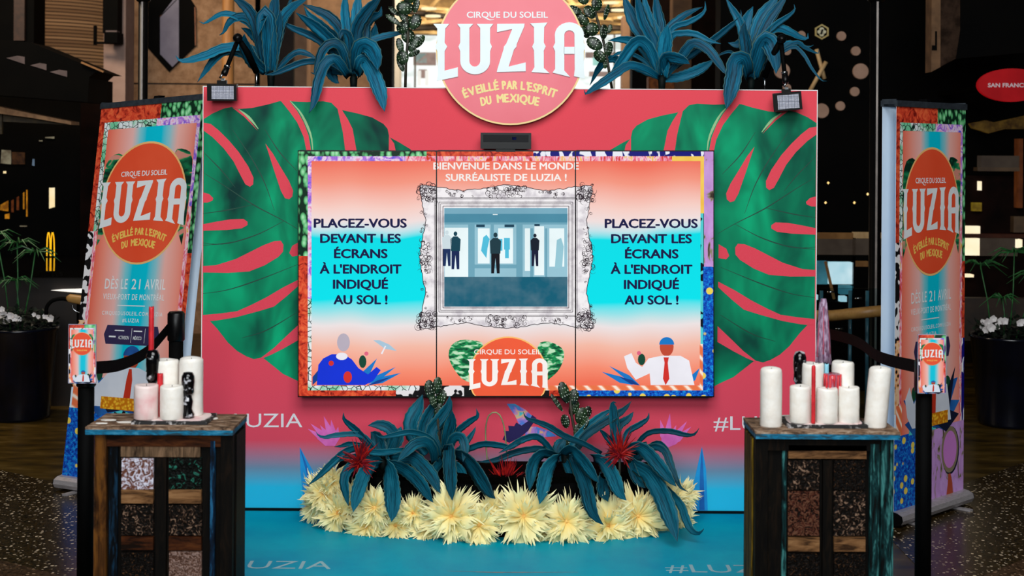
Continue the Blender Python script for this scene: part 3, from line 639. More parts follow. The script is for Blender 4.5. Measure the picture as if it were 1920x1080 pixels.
for sgn, nm in ((1, 'left'), (-1, 'right')):
    g = g_mir(sgn); fl = (lambda a: a) if sgn > 0 else (lambda a: list(reversed(a)))
    lf = flat('monstera_print', [fl(sil)], g, MAT_LEAF, bd, 0.0006)
    for s in slits: flat('leaf_slit', [fl(s)], g, MAT_PANEL, lf, 0.0010)
    pl = []
    for v in veins: pl += [fl(q) for q in strip2(cm2(v, 14), 2.2)]
    flat('leaf_veins', pl, g, M_VEIN, lf, 0.0009)
    pe = []
    for v in (z1([(530, 128), (590, 195), (630, 270), (660, 350), (670, 440)]), z1([(215, 180), (262, 215), (300, 255), (335, 300)])): pe += [fl(q) for q in strip2([(x + 2, y) for x, y in cm2(v, 10)], 5)]
    flat('pale_edge', pe, g, M_PALE, lf, 0.0009)
# lettering and small prints on the panel
M_TXW = solid('white_lettering', (238, 234, 240))
text('hashtag_lettering', '#LUZIA', g_panel, M_TXW, bd, 408, 567, 801, 26, 0.0, 0.001)
text('hashtag_lettering', '#LUZIA', g_panel, M_TXW, bd, 1338, 1496, 806, 26, 0.0, 0.001)
M_PINK = M('pink_petal_print', (236, 118, 204), (222, 96, 186), 20)
M_BLUEL = M('blue_leaf_print', (0, 170, 240), (0, 140, 220), 8)
M_BLUED = M('deep_blue_leaf_print', (0, 118, 200), (0, 90, 180), 8)
def star(cx, cy, tips, w):
    out = []
    for tx, ty in tips:
        dx, dy = tx - cx, ty - cy; d = math.hypot(dx, dy); nx, ny = -dy / d * w, dx / d * w
        out.append([(cx, cy), (cx + dx * 0.45 + nx, cy + dy * 0.45 + ny), (tx, ty), (cx + dx * 0.45 - nx, cy + dy * 0.45 - ny)])
    return out
flat('pink_flower_print', star(628, 836, [(577, 804), (582, 794), (600, 797), (607, 780), (621, 787), (634, 800), (594, 822)], 7), g_panel, M_PINK, bd, 0.001)
flat('pink_flower_print', star(1250, 840, [(1238, 787), (1256, 775), (1268, 797), (1288, 790), (1296, 800), (1240, 822), (1280, 812)], 7), g_panel, M_PINK, bd, 0.001)
for pts in ([(562, 838), (588, 885), (598, 955), (571, 955), (563, 880)], [(1316, 837), (1324, 880), (1327, 958), (1297, 958), (1302, 900)]):
    flat('blue_leaf_print', [pts], g_panel, M_BLUEL, bd, 0.001)
    c = sum(p[0] for p in pts) / 5
    flat('blue_leaf_core_print', [[pts[0], (c + 6, 890), (c + 8, 956), (c - 2, 956), (c - 1, 890)]], g_panel, M_BLUED, bd, 0.0014)  # deeper blue part of the printed leaf
tw = NT('rainbow_wing_print')
cw = tw.ramp(tw.noise(tw.coords('pos', (1, 1, 1), (0, 0.6, 0)), 14, 2, 0.5, 1.0), [(0.32, (30, 190, 230)), (0.45, (70, 120, 220)), (0.55, (190, 130, 210)), (0.64, (240, 190, 120)), (0.72, (60, 200, 210))])
M_WING = tw.done(cw, 0.5)
flat('rainbow_wing_print', [[(950, 757), (965, 757), (985, 768), (1000, 782), (990, 796), (975, 800), (966, 780)], [(985, 800), (1005, 800), (1030, 808), (1045, 818), (1015, 820), (985, 820)]], g_panel, M_WING, bd, 0.001)
M_NAVY = solid('navy_print', (22, 8, 84))
flat('navy_tuft_print', [[(942, 824), (948, 812), (944, 808), (954, 808), (953, 798), (964, 799), (968, 792), (978, 798), (992, 788), (998, 778), (1006, 784), (990, 808), (975, 820), (955, 830)]], g_panel, M_NAVY, bd, 0.0014)

# platform
tp = NT('turquoise_platform_vinyl')
cp = tp.ramp(tp.noise(tp.coords('pos'), 2.4, 5, 0.6), [(0.35, (0, 150, 186)), (0.6, (0, 168, 196)), (0.75, (16, 184, 204))])
M_PLAT = tp.done(cp, 0.45, spec=0.05)
pf = thing('platform', 'low turquoise platform in front of the coral panel with white hashtag lettering', 'platform', (XC, 6.3, 0))
MB().box((XL, 5.62, 0.0), (XR, YB + 0.42, 0.02)).build('deck', M_PLAT, pf)
def g_floor(px, py, lift=0.0): return FL(px, py, 0.02 + lift)
def g_deck(x, y, lift=0.0): return Vector((x, y, 0.02 + lift))
a = FL(620, 1067, 0.02); b = FL(1250, 1073, 0.02)
M_TXF = solid('worn_white_lettering', (150, 196, 206))
text('hashtag_lettering', '#LUZIA', g_deck, M_TXF, pf, a.x - 0.545, a.x, a.y, 0.115, 0.0, 0.0006, down=False)
text('hashtag_lettering', '#LUZIA', g_deck, M_TXF, pf, b.x, b.x + 0.545, b.y, 0.115, 0.0, 0.0006, down=False)
s0 = FL(838, 1071, 0.02); s1 = FL(1085, 1078, 0.02)
flat('scuff_mark', strip2([(s0.x, s0.y), (s0.x + 0.2, s0.y - 0.015), (s1.x, s0.y - 0.005)], 0.012), g_deck, M('bare_wood_scuff', (150, 130, 116), (90, 110, 120), 30), pf, 0.0006)

# ------------------------------------------------------------------ emblem: drawn once in its own raster, put on disc, banners, screen and signs
LET = {
 'L': [[(370, 180), (490, 180), (460, 215), (455, 320), (475, 350), (455, 385), (455, 530), (555, 505), (555, 575), (395, 608), (405, 560), (400, 385), (385, 350), (398, 320), (400, 215)]],
 'U': [[(550, 180), (670, 180), (641, 210)] + [(641, 460)] + ell(681, 460, 40, 40, 8, 180, 0)[1:-1] + [(722, 460), (722, 210), (695, 180), (820, 180), (796, 210), (796, 320), (809, 350), (796, 385), (796, 460)] + ell(684, 460, 112, 98, 14, 0, 180)[1:-1] + [(572, 460), (572, 385), (559, 350), (572, 320), (572, 210)]],
 'Z': [[(848, 180), (1054, 178), (1052, 198), (996, 330), (993, 352), (975, 372), (935, 500), (1063, 468), (1063, 535), (846, 541), (850, 520), (896, 372), (899, 350), (917, 328), (962, 218), (848, 242)]],
 'I': [[(1095, 175), (1226, 170), (1201, 205), (1198, 320), (1213, 348), (1198, 380), (1198, 510), (1241, 550), (1106, 541), (1128, 505), (1125, 380), (1111, 350), (1125, 320), (1125, 205)]],
 'A': [[(1281, 262), (1352, 262), (1352, 530), (1396, 578), (1264, 545), (1283, 518), (1283, 385), (1268, 352), (1283, 322)], [(1428, 262), (1498, 262), (1498, 322), (1512, 350), (1498, 385), (1500, 520), (1506, 591), (1424, 572), (1430, 520)], [(1350, 352), (1430, 352), (1430, 405), (1350, 405)]] + [[(1390 + 109 * math.cos(a), 262 - 94 * math.sin(a)), (1390 + 109 * math.cos(b), 262 - 94 * math.sin(b)), (1390 + 38 * math.cos(b), 262 - 34 * math.sin(b)), (1390 + 38 * math.cos(a), 262 - 34 * math.sin(a))] for a, b in [(math.pi * k / 12, math.pi * (k + 1) / 12) for k in range(12)]],
}
for k in LET:
    pl2 = []
    for pl in LET[k]:
        ar = sum(pl[i][0] * pl[(i + 1) % len(pl)][1] - pl[(i + 1) % len(pl)][0] * pl[i][1] for i in range(len(pl)))
        pl2.append(pl if ar < 0 else list(reversed(pl)))
    LET[k] = pl2
def arc_text(name, body, x0, x1, fn, cap, g, mat, parent, lift, jitter=0.06):
    """hand-lettered word along a curve fn(x) -> (y, slope)"""
    cl = [[], [], [], []]; rnd = random.Random(len(body)); gl = [text_polys(ch, 0.0) for ch in body]
    gap = 0.10; tot = sum(a1 - a0 for _, a0, a1 in gl) + gap * (len(body) - 1); k = (x1 - x0) / tot; x = x0; s = cap / CAP
    for fs, a0, a1 in gl:
        w_ = (a1 - a0) * k; cx = x + w_ / 2; cy, sl = fn(cx); an = math.atan(sl) + rnd.uniform(-jitter, jitter)
        for ci, (dx, dy) in enumerate(((-4, 0), (4, 0), (0, -3), (0, 3))):
            for f in fs:
                q = []
                for u, v in f:
                    X = (u - (a0 + a1) / 2) * k + dx; Y = -v * s + dy
                    q.append((cx + X * math.cos(an) - Y * math.sin(an), cy + X * math.sin(an) + Y * math.cos(an)))
                cl[ci].append(list(reversed(q)))
        x += w_ + gap * k
    pl = cl[0] + cl[1] + cl[2] + cl[3]
    return flat(name, pl, g, mat, parent, lift, layer=len(cl[0]))
def emblem(g, parent, lift, mats, letters_thick=0.0, small=False, disc=True, step=0.0006):
    mring, mdisc, mlet, msub = mats
    if disc:
        flat('emblem_ring', [list(reversed(ell(948, 380, 558, 558, 56)))], g, mring, parent, lift)
        flat('emblem_disc', [list(reversed(ell(948, 380, 540, 540, 56)))], g, mdisc, parent, lift + step)
    if not small:
        text('company_lettering', 'CIRQUE DU SOLEIL', g, mlet, parent, 622, 1228, 133, 46, 0.004, lift + 2 * step, fat=0.02)
        flat('letter_tail', strip2(cm2([(752, 120), (770, 140), (800, 150), (826, 146)], 8), 9), g, mlet, parent, lift + 2 * step)
        for wd_, x0_, x1_ in (('ÉVEILLÉ', 606, 862), ('PAR', 890, 998), ("L'ESPRIT", 1026, 1284)):
            arc_text('subtitle_word', wd_, x0_, x1_, lambda x: (668 + 66 * ((x - 945) / 335.0) ** 2, 132.0 * (x - 945) / 335.0 ** 2), 62, g, msub, parent, lift + 2 * step)
        for wd_, x0_, x1_ in (('DU', 732, 806), ('MEXIQUE', 852, 1156)):
            arc_text('subtitle_word', wd_, x0_, x1_, lambda x: (766 + 28 * ((x - 945) / 210.0) ** 2, 56.0 * (x - 945) / 210.0 ** 2), 62, g, msub, parent, lift + 2 * step)
    else:
        text('subtitle_lettering', 'ÉVEILLÉ PAR', g, msub, parent, 680, 1220, 730, 60, 0.02, lift + 2 * step)
    for ch in 'LUZIA':
        flat('letter', LET[ch], g, mlet, parent, lift + 2 * step, letters_thick)

# the round sign on top of the panel
YD = 6.955
sg = thing('round_sign', 'round coral show sign with large white letters above the video wall', 'sign', (P(957, 233, YD).x, YD, P(957, 233, YD).z))
def g_disc(a, b, lift=0.0):
    p = P(720 + a / 4.0, b / 4.0, YD); p.y -= lift; return p
M_CREAM = solid('cream_rim', (250, 216, 150))
M_DISC = M('glossy_coral_disc', (232, 96, 112), (226, 84, 100), 3, 0.3, spec=0.42)
M_LETW = solid('white_sign_letter', (232, 244, 246), 0.35)
M_SUB = solid('pale_yellow_lettering', (250, 226, 150))
flat('sign_board', [list(reversed(ell(948, 380, 558, 558, 64)))], lambda a, b, l=0: g_disc(a, b, l - 0.03), M_CREAM, sg, 0.0, 0.03)
flat('sign_face', [list(reversed(ell(948, 380, 545, 545, 64)))], g_disc, M_DISC, sg, 0.0006)
emblem(g_disc, sg, 0.0004, (None, None, M_LETW, M_SUB), 0.006, disc=False)
MB().box((P(957, 200, YD).x - 0.15, YD + 0.03, ZT - 0.1), (P(957, 200, YD).x + 0.15, YB, ZT - 0.04)).build('bracket', M_BLACK, sg)
# depth camera bar between sign and screens
ks = thing('sensor_bar', 'black sensor bar mounted between the round sign and the screens', 'sensor', (P(948, 280, 6.9).x, 6.93, P(948, 280, 6.9).z))
pbox('housing', 901, 249, 996, 279, 6.88, 0.07, M_BLACK, ks)
pbox('lens_window', 906, 253, 991, 266, 6.876, 0.004, M('tinted_glass', (4, 4, 10), (2, 2, 4), 10, 0.3, spec=0.1), ks)
pbox('lens', 960, 257, 968, 262, 6.874, 0.003, M('lens_glass', (10, 20, 70), (6, 10, 30), 40, 0.05), ks)
pbox('stand', 930, 279, 966, 285, 6.89, 0.05, M_BLACK, ks)
MB().box((P(940, 270, 6.9).x, 6.95, P(940, 270, 6.9).z), (P(956, 262, 6.9).x, YB, P(956, 262, 6.9).z)).build('bracket', M_BLACK, ks)
# ------------------------------------------------------------------ video wall of three upright displays
YS = 6.90
E = 1.0
tv = thing('video_wall', 'video wall of three upright displays showing a framed lobby picture', 'video wall', (P(949, 744, YS).x, YS, P(949, 744, YS).z))
def g_scr(px, py, lift=0.0):
    # rows follow the photo's slight roll already through P
    p = P(px, py, YS); p.y -= lift; return p
xs = [559, 818.5, 1079, 1338.5]
ML, MR = 283, 744
def quad(x0, y0, x1, y1): return [(x0, y1), (x1, y1), (x1, y0), (x0, y0)]
for i in range(3):
    a = P(xs[i], 744, YS); b = P(xs[i + 1], 283, YS)
    MB().box((a.x, YS, a.z), (b.x, YS + 0.085, b.z)).build('display_panel', M_BLACK, tv)
MB().box((P(640, 0, YS).x, YS + 0.085, P(0, 700, YS).z), (P(1260, 0, YS).x, YB - 0.007, P(0, 330, YS).z)).build('wall_mount', M_BLACKM, tv)
# picture field: vertical colour bands shown on the screens
ts = NT('screen_gradient')
sp = ts.add('ShaderNodeSeparateXYZ'); ts.link(ts.coords('uv'), sp.inputs[0])
mr = ts.add('ShaderNodeMapRange'); ts.link(sp.outputs[1], mr.inputs[0])
mr.inputs[1].default_value = 300; mr.inputs[2].default_value = 726
wob = ts.math('MULTIPLY', ts.math('SUBTRACT', ts.noise(ts.coords('uv', (0.004, 0.002, 1)), 1.6, 1), 0.5), 0.10)
cs = ts.ramp(ts.math('ADD', mr.outputs[0], wob), [(0.0, (238, 106, 84)), (0.09, (244, 150, 128)), (0.20, (246, 206, 196)), (0.26, (240, 222, 220)), (0.295, (200, 226, 232)), (0.335, (0, 222, 232)), (0.62, (0, 226, 236)), (0.67, (150, 226, 232)), (0.73, (236, 226, 226)), (0.82, (244, 186, 166)), (0.93, (246, 140, 112)), (1.0, (240, 112, 84))])
M_GRAD = ts.done(cs, 0.2, emit=E)
flat('screen_picture', [quad(584, 302, 1313.5, 723)], g_scr, M_GRAD, tv, 0.0006)
# collage border: outer and inner strips, each its own pattern
def bs(k, x0, y0, x1, y1, l=0.0008): flat('border_strip', [quad(x0, y0, x1, y1)], g_scr, patt(k, 0.95), tv, l)
bs('green_wool', 560, 284, 800, 293); bs('green_wool', 560, 293, 577, 480); bs('red_fabric', 560, 480, 577, 743); bs('red_fabric', 577, 732, 742, 743)
bs('red_fabric', 800, 284, 1000, 293); bs('navy_white', 1000, 284, 1322, 293); bs('lilac', 1320, 284, 1338, 500); bs('blue_dots', 1318, 500, 1338, 743)
bs('cow', 742, 732, 870, 743); bs('blue_dots', 1078, 732, 1318, 743); bs('red_fabric', 1030, 732, 1078, 743)
bs('violet_petals', 577, 293, 760, 302); bs('pink_petals', 760, 293, 1260, 302); bs('yellow', 1260, 293, 1321, 302); bs('violet_petals', 577, 302, 584, 560); bs('white_mosaic', 577, 560, 584, 732); bs('white_mosaic', 577, 723, 782, 732)
bs('yellow', 1313.5, 302, 1320, 400); bs('teal_cow', 1313.5, 400, 1319, 645); bs('candy', 1312, 645, 1318, 732); bs('candy', 1020, 723, 1312, 732); bs('cow', 782, 723, 870, 732)
# headline and instructions
sw = solid('screen_white', (250, 244, 240), emit=E); sn = solid('screen_navy', (14, 14, 66), emit=E)
text('headline', 'BIENVENUE DANS LE MONDE', g_scr, sw, tv, 813, 1085, 317.5, 13, 0.0, 0.0014, fat=0.04)
text('headline', 'SURRÉALISTE DE LUZIA !', g_scr, sw, tv, 836, 1062, 339, 13, 0.0, 0.0014, fat=0.04)
for dx, dy in ((0, 0), (545.5, 0.5)):
    for b_, x0, x1, y in (('PLACEZ-VOUS', 589, 762, 426.5), ('DEVANT LES', 601, 751, 455), ('ÉCRANS', 627, 726, 483.5), ("À L'ENDROIT", 600, 752, 512.5), ('INDIQUÉ', 625, 727, 541), ('AU SOL !', 626, 726, 570)):
        text('instruction_lettering', b_, g_scr, sn, tv, x0 + dx, x1 + dx, y + dy, 16.5, 0.006, 0.0014, fat=0.05)
# engraved picture frame shown on the screen
rnd = random.Random(11)
fx0, fy0, fx1, fy1 = 786, 346, 1112, 617      # outer
ix0, iy0, ix1, iy1 = 832, 388, 1065, 576      # picture opening
def scallop():
    pts = []
    def side(x0, y0, x1, y1, nx, ny, n):
        for k in range(n):
            t_ = k / n
            env = 0.0
            for c0, wd, am in ((0.0, 0.16, 4.0), (1.0, 0.16, 4.0), (0.5, 0.13, 5.0)): env = max(env, am * max(0, 1 - abs(t_ - c0) / wd) ** 0.5)
            base_ = -9.0 + 9.0 * max(max(0, 1 - abs(t_ - c0) / 0.24) for c0 in (0, 0.5, 1.0)) ** 0.7
            d = base_ + env * 0.5 + rnd.uniform(-1.3, 1.3)
            pts.append((x0 + (x1 - x0) * t_ + nx * d, y0 + (y1 - y0) * t_ + ny * d))
    side(fx0 + 3, fy0 + 3, fx1 - 3, fy0 + 3, 0, -1, 60); side(fx1 - 3, fy0 + 3, fx1 - 3, fy1 - 3, 1, 0, 50)
    side(fx1 - 3, fy1 - 3, fx0 + 3, fy1 - 3, 0, 1, 60); side(fx0 + 3, fy1 - 3, fx0 + 3, fy0 + 3, -1, 0, 50)
    return pts
sc_ = scallop()
tf = NT('engraving_white'); cf = tf.ramp(tf.noise(tf.coords('uv', (0.05, 0.05, 1)), 1.0, 3), [(0.35, (206, 200, 206)), (0.55, (244, 240, 242))]); M_ENG = tf.done(cf, 0.3, emit=E)
flat('ornate_frame_picture', [list(reversed(sc_))], g_scr, M_ENG, tv, 0.0012)
sk = solid('engraving_ink', (38, 22, 32), emit=E)
ink = []
ink += strip2(sc_ + [sc_[0]], 1.3, False)
for d, w_ in ((1.5, 1.2), (6, 0.9), (9, 1.1), (15, 0.8), (17, 1.0)):
    q = [(ix0 - d, iy0 - d), (ix1 + d, iy0 - d), (ix1 + d, iy1 + d), (ix0 - d, iy1 + d), (ix0 - d, iy0 - d)]
    for a_, b_ in zip(q, q[1:]): ink += strip2([a_, b_], w_, False)
def spiral(cx, cy, r, a0, turns, hand, w_):
    pts = []
    for k in range(18):
        t_ = k / 17; a_ = a0 + hand * turns * 2 * math.pi * t_; rr = r * (1 - 0.85 * t_)
        pts.append((cx + rr * math.cos(a_), cy + rr * math.sin(a_)))
    return strip2(pts, w_)
spots = []
for cx in (800, 1098):
    for cy in (362, 601): spots += [(cx + rnd.uniform(-16, 16), cy + rnd.uniform(-16, 16), rnd.uniform(3, 9)) for _ in range(46)]
    for cy in (480,): spots += [(cx + (-1 if cx < 900 else 1) * 4 + rnd.uniform(-9, 9), cy + rnd.uniform(-32, 32), rnd.uniform(3, 8)) for _ in range(36)]
    spots += [(cx + (-1 if cx < 900 else 1) * 4 + rnd.uniform(-7, 7), rnd.uniform(380, 580), rnd.uniform(2, 4)) for _ in range(14)]
for cy in (360, 603): spots += [(949 + rnd.uniform(-36, 36), cy + rnd.uniform(-9, 9), rnd.uniform(3, 8)) for _ in range(40)]
for cy in (364, 600):
    for cx in (862, 1036): spots += [(cx + rnd.uniform(-26, 26), cy + rnd.uniform(-6, 6), rnd.uniform(2, 4)) for _ in range(14)]
for cx, cy, r in spots: ink += spiral(cx, cy, r, rnd.uniform(0, 6.28), rnd.uniform(0.7, 1.6), rnd.choice((-1, 1)), rnd.uniform(0.8, 1.7))
flat('frame_engraving', [list(reversed(q)) for q in ink], g_scr, sk, tv, 0.0016)
# lobby picture inside the frame
L0 = 0.0018
def lob(name, polys, c, l=0.0022):
    flat(name, [list(reversed(p)) if False else p for p in polys], g_scr, solid('screen_' + '_'.join(map(str, c)), c, emit=E), tv, l)
tq = NT('lobby_floor'); cq = tq.ramp(tq.noise(tq.coords('uv', (0.02, 0.02, 1)), 1.0, 3), [(0.35, (70, 112, 130)), (0.6, (10, 92, 116))]); M_LF = tq.done(cq, 0.3, emit=E)
lob('lobby_wall', [quad(833, 390, 1064, 520)], (150, 196, 212), L0)
lob('lobby_ceiling', [quad(833, 390, 1064, 401)], (120, 172, 192), 0.0020)
lob('lobby_beam', [quad(833, 401, 1064, 417)], (74, 140, 164), 0.0020)
flat('lobby_floor', [quad(833, 519, 1064, 575)], g_scr, M_LF, tv, 0.0020)
lob('lobby_glass', [quad(834, 427, 878, 519), quad(896, 428, 918, 494), quad(934, 428, 962, 494), quad(984, 428, 994, 508), quad(1002, 424, 1020, 516), quad(1030, 428, 1058, 500)], (236, 250, 252), 0.0022)
lob('lobby_door_frame', [quad(878, 418, 890, 519), quad(920, 420, 926, 512), quad(968, 418, 980, 519), quad(994, 428, 1000, 519), quad(1022, 428, 1026, 519), quad(833, 417, 1064, 421), quad(890, 496, 968, 503)], (110, 166, 186), 0.0024)
lob('lobby_door_closer', [quad(893, 420, 909, 426), quad(946, 421, 964, 426), quad(1002, 420, 1012, 424)], (20, 62, 84), 0.0026)
lob('lobby_lamp', [quad(924, 401.5, 933, 403)], (235, 245, 245), 0.0026)
lob('lobby_passer', [[(902, 470), (906, 445), (912, 440), (918, 448), (914, 466), (912, 484)], quad(935, 448, 942, 470), quad(945, 446, 956, 468), quad(947, 468, 954, 484)], (80, 190, 220), 0.0026)
lob('lobby_passer', [[(1040, 505), (1044, 450), (1052, 446), (1057, 462), (1054, 500)]], (150, 200, 214), 0.0026)
def figure(cx, top, s, c1, c2):
    lob('lobby_figure', [ell(cx, top + 3.5 * s, 2.9 * s, 3.6 * s, 12)[::-1], [(cx - 7 * s, top + 30 * s), (cx - 8 * s, top + 12 * s), (cx - 3 * s, top + 7.5 * s), (cx + 3 * s, top + 7.5 * s), (cx + 8 * s, top + 12 * s), (cx + 7 * s, top + 30 * s)][::-1]], c1, 0.0028)
    lob('lobby_figure', [[(cx - 6 * s, top + 30 * s), (cx + 6 * s, top + 30 * s), (cx + 6 * s, top + 58 * s), (cx + 2 * s, top + 58 * s), (cx, top + 36 * s), (cx - 2 * s, top + 58 * s), (cx - 6 * s, top + 58 * s)]], c2, 0.0028)
figure(838, 432, 1.15, (210, 226, 232), (20, 44, 92)); figure(854, 434, 1.22, (10, 66, 84), (16, 36, 84)); figure(929, 436, 1.32, (24, 56, 66), (8, 8, 18)); figure(1003, 438, 1.05, (10, 22, 40), (14, 20, 52))
# show emblem with two leaves at the foot of the middle display
def g_e(a, b, lift=0.0): return g_scr(876 + (a - 370) * 152 / 1140.0, min(672 + (b - 170) * 59 / 438.0, 742.5) if True else 0, lift)
tm = NT('screen_leaf'); cm = tm.ramp(tm.noise(tm.coords('uv', (0.05, 0.12, 1), (0, 0, 0.5)), 1.0, 2), [(0.4, (8, 70, 44)), (0.52, (26, 150, 84)), (0.6, (190, 226, 190))]); M_SLEAF = tm.done(cm, 0.3, emit=E)
for q_ in [cm2([(884, 718), (866, 710), (850, 690), (841, 668), (846, 648), (862, 638), (884, 638), (906, 646), (896, 690), (884, 718)], 24)[::-1], cm2([(1026, 714), (1046, 696), (1056, 676), (1057, 658), (1044, 646), (1022, 640), (1008, 650), (1016, 690), (1026, 714)], 24)[::-1]]: flat('leaf_picture', [q_], g_scr, M_SLEAF, tv, 0.0012)
so = solid('screen_orange', (240, 92, 56), emit=E); sy = solid('screen_gold', (252, 190, 110), emit=E)
def clipb(pts): return [(a, min(b, 690)) for a, b in pts]
flat('emblem_ring', [clipb(ell(948, 420, 556, 556, 56))[::-1]], g_e, sy, tv, 0.0018)
flat('emblem_disc', [clipb(ell(948, 420, 536, 536, 56))[::-1]], g_e, so, tv, 0.0022)
emblem(g_e, tv, 0.0016, (None, None, sw, None), 0.0, small=True, disc=False) if False else None
text('company_lettering', 'CIRQUE DU SOLEIL', g_scr, sw, tv, 889, 1015, 664, 9, 0.004, 0.0026)
for ch in 'LUZIA': flat('letter', LET[ch], g_e, sw, tv, 0.0026)
# bottom pictures: plain stand-ins in the poster's colours (leaves, cactus, suit and jumper shapes)
sb = solid('screen_cobalt', (14, 50, 214), emit=E); sb2 = solid('screen_leafblue', (20, 120, 200), emit=E); sb3 = solid('screen_leafdeep', (10, 60, 140), emit=E)
swh = solid('screen_suit', (240, 238, 246), emit=E); sr = solid('screen_red', (214, 48, 40), emit=E); sgk = solid('screen_cactus', (14, 70, 50), emit=E); sgr = solid('screen_grey', (186, 176, 190), emit=E); spk = solid('screen_pink', (224, 100, 130), emit=E)
def leafp(x0, y0, x1, y1, w_):
    dx, dy = x1 - x0, y1 - y0; d = math.hypot(dx, dy); nx, ny = -dy / d * w_, dx / d * w_
    return [(x0, y0), (x0 + dx * 0.4 + nx, y0 + dy * 0.4 + ny), (x1, y1), (x0 + dx * 0.4 - nx, y0 + dy * 0.4 - ny)]
for q_ in [leafp(690, 722, 752, 699, 6), leafp(690, 720, 742, 688, 5), leafp(672, 720, 707, 672, 7), leafp(1188, 722, 1128, 697, 6), leafp(1200, 722, 1142, 686, 5), leafp(1290, 722, 1312, 690, 6)]: flat('leaf_picture', [q_], g_scr, sb2, tv, 0.0014)
for q_ in [leafp(690, 723, 735, 706, 3), leafp(1200, 723, 1160, 706, 4), leafp(586, 722, 600, 690, 6)]: flat('leaf_picture', [q_], g_scr, sb3, tv, 0.0016)
for q_ in [ell(680, 678, 7, 12, 14)[::-1], ell(1203, 674, 7, 11, 14)[::-1]]: flat('cactus_picture', [q_], g_scr, sgk, tv, 0.0018)
for q_ in [ell(687, 663, 4, 4, 10)[::-1], ell(1198, 662, 4, 4, 10)[::-1]]: flat('cactus_flower_picture', [q_], g_scr, spk, tv, 0.0020)
flat('blue_jumper_picture', [[(594, 722), (597, 684), (606, 672), (622, 664), (645, 664), (660, 674), (672, 690), (690, 702), (706, 688), (714, 694), (700, 714), (684, 722)][::-1]], g_scr, sb, tv, 0.0020)
flat('collar_picture', [ell(641, 668, 11, 7, 14)[::-1]], g_scr, swh, tv, 0.0022)
for q_ in [ell(652, 707, 8, 11, 14)[::-1], ell(621, 681, 5, 5, 10)[::-1]]: flat('heart_picture', [q_], g_scr, sr, tv, 0.0022)
flat('head_picture', [ell(644, 642, 12, 17, 20)[::-1]], g_scr, sgr, tv, 0.0018)
flat('parasol_picture', [[(700, 638), (712, 638), (730, 646), (744, 658), (722, 654)][::-1]], g_scr, solid('screen_paleblue', (170, 200, 220), emit=E), tv, 0.0020)
flat('parasol_stick_picture', [[(722, 648), (724, 649), (717, 664), (714, 663)][::-1]], g_scr, swh, tv, 0.0022)
flat('white_suit_picture', [[(1192, 712), (1176, 690), (1170, 668), (1184, 662), (1192, 680), (1204, 688), (1216, 672), (1240, 667), (1276, 667), (1292, 676), (1302, 722), (1220, 722), (1218, 700)][::-1]], g_scr, swh, tv, 0.0020)
flat('tie_picture', [[(1244, 670), (1254, 670), (1252, 680), (1255, 710), (1248, 722), (1243, 710), (1246, 680)][::-1]], g_scr, sr, tv, 0.0022)
flat('head_picture', [ell(1250, 650, 13, 18, 20)[::-1]], g_scr, solid('screen_brick', (196, 74, 50), emit=E), tv, 0.0018)
flat('cap_picture', [ell(1250, 646, 14, 14, 14, 180, 360)[::-1]], g_scr, sb2, tv, 0.0020)
# seams and outer bezel
for x in xs[1:3]: flat('bezel_seam', [quad(x - 1.1, 284, x + 1.1, 743)], g_scr, M_BLACK, tv, 0.0028, 0.002)
for q in (quad(558.5, 282, 1339, 284), quad(558.5, 742.5, 1339, 744.5), quad(558.5, 282, 560, 744.5), quad(1337.5, 282, 1339.2, 744.5)): flat('bezel', [q], g_scr, M_BLACK, tv, 0.001, 0.002)
# ------------------------------------------------------------------ double-sided roll-up banners and stanchion signs
def grad_banner():
    if 'banner_gradient' in MATS: return MATS['banner_gradient']
    t = NT('banner_gradient'); sp = t.add('ShaderNodeSeparateXYZ'); t.link(t.coords('uv'), sp.inputs[0])
    n = t.math('MULTIPLY', t.math('SUBTRACT', t.noise(t.coords('uv'), 2.0, 1), 0.5), 0.06)
    c = t.ramp(t.math('ADD', sp.outputs[0], n), [(0.08, (236, 100, 76)), (0.18, (244, 146, 126)), (0.33, (240, 186, 180)), (0.40, (130, 205, 216)), (0.46, (0, 196, 220)), (0.6, (0, 198, 222)), (0.68, (146, 202, 212)), (0.76, (242, 182, 172)), (0.9, (244, 148, 130)), (0.97, (236, 112, 94))])
    MATS['banner_gradient'] = t.done(c, 0.4, spec=0.4); return MATS['banner_gradient']
B_RING = solid('banner_gold', (244, 190, 120)); B_DISC = M('banner_vermilion', (232, 78, 44), (236, 88, 54), 4, 0.4); B_LET = solid('banner_white', (232, 236, 238)); B_SUB = solid('banner_yellow', (244, 200, 96))
B_PLUM = solid('banner_plum', (52, 44, 82)); B_CACT = solid('banner_cactus', (20, 74, 50)); B_SUIT = M('banner_suit_white', (226, 230, 240), (204, 212, 226), 4); B_TIE = solid('banner_tie', (200, 52, 30)); B_SKIN = solid('banner_brick', (176, 74, 48)); B_BLUE = M('banner_leaf_blue', (30, 110, 190), (20, 70, 140), 6); B_OLIVE = solid('banner_olive', (136, 122, 96)); B_DARK = solid('banner_deep_navy', (16, 24, 50)); B_LIL = solid('banner_lilac', (206, 128, 208)); B_BACK = M('banner_reverse', (222, 238, 252), (214, 232, 250), 4, 0.5)
tmb = NT('banner_monstera'); cmb = tmb.ramp(tmb.noise(tmb.coords('pos', (1, 1, 2.2), (0, 0.6, 0)), 9, 2, 0.5, 0.6), [(0.4, (4, 44, 30)), (0.52, (14, 104, 66)), (0.58, (30, 140, 84)), (0.63, (214, 140, 124))]); B_MON = tmb.done(cmb, 0.45)
def qd(a, b, c, d): return [(a, b), (c, b), (c, d), (a, d)]
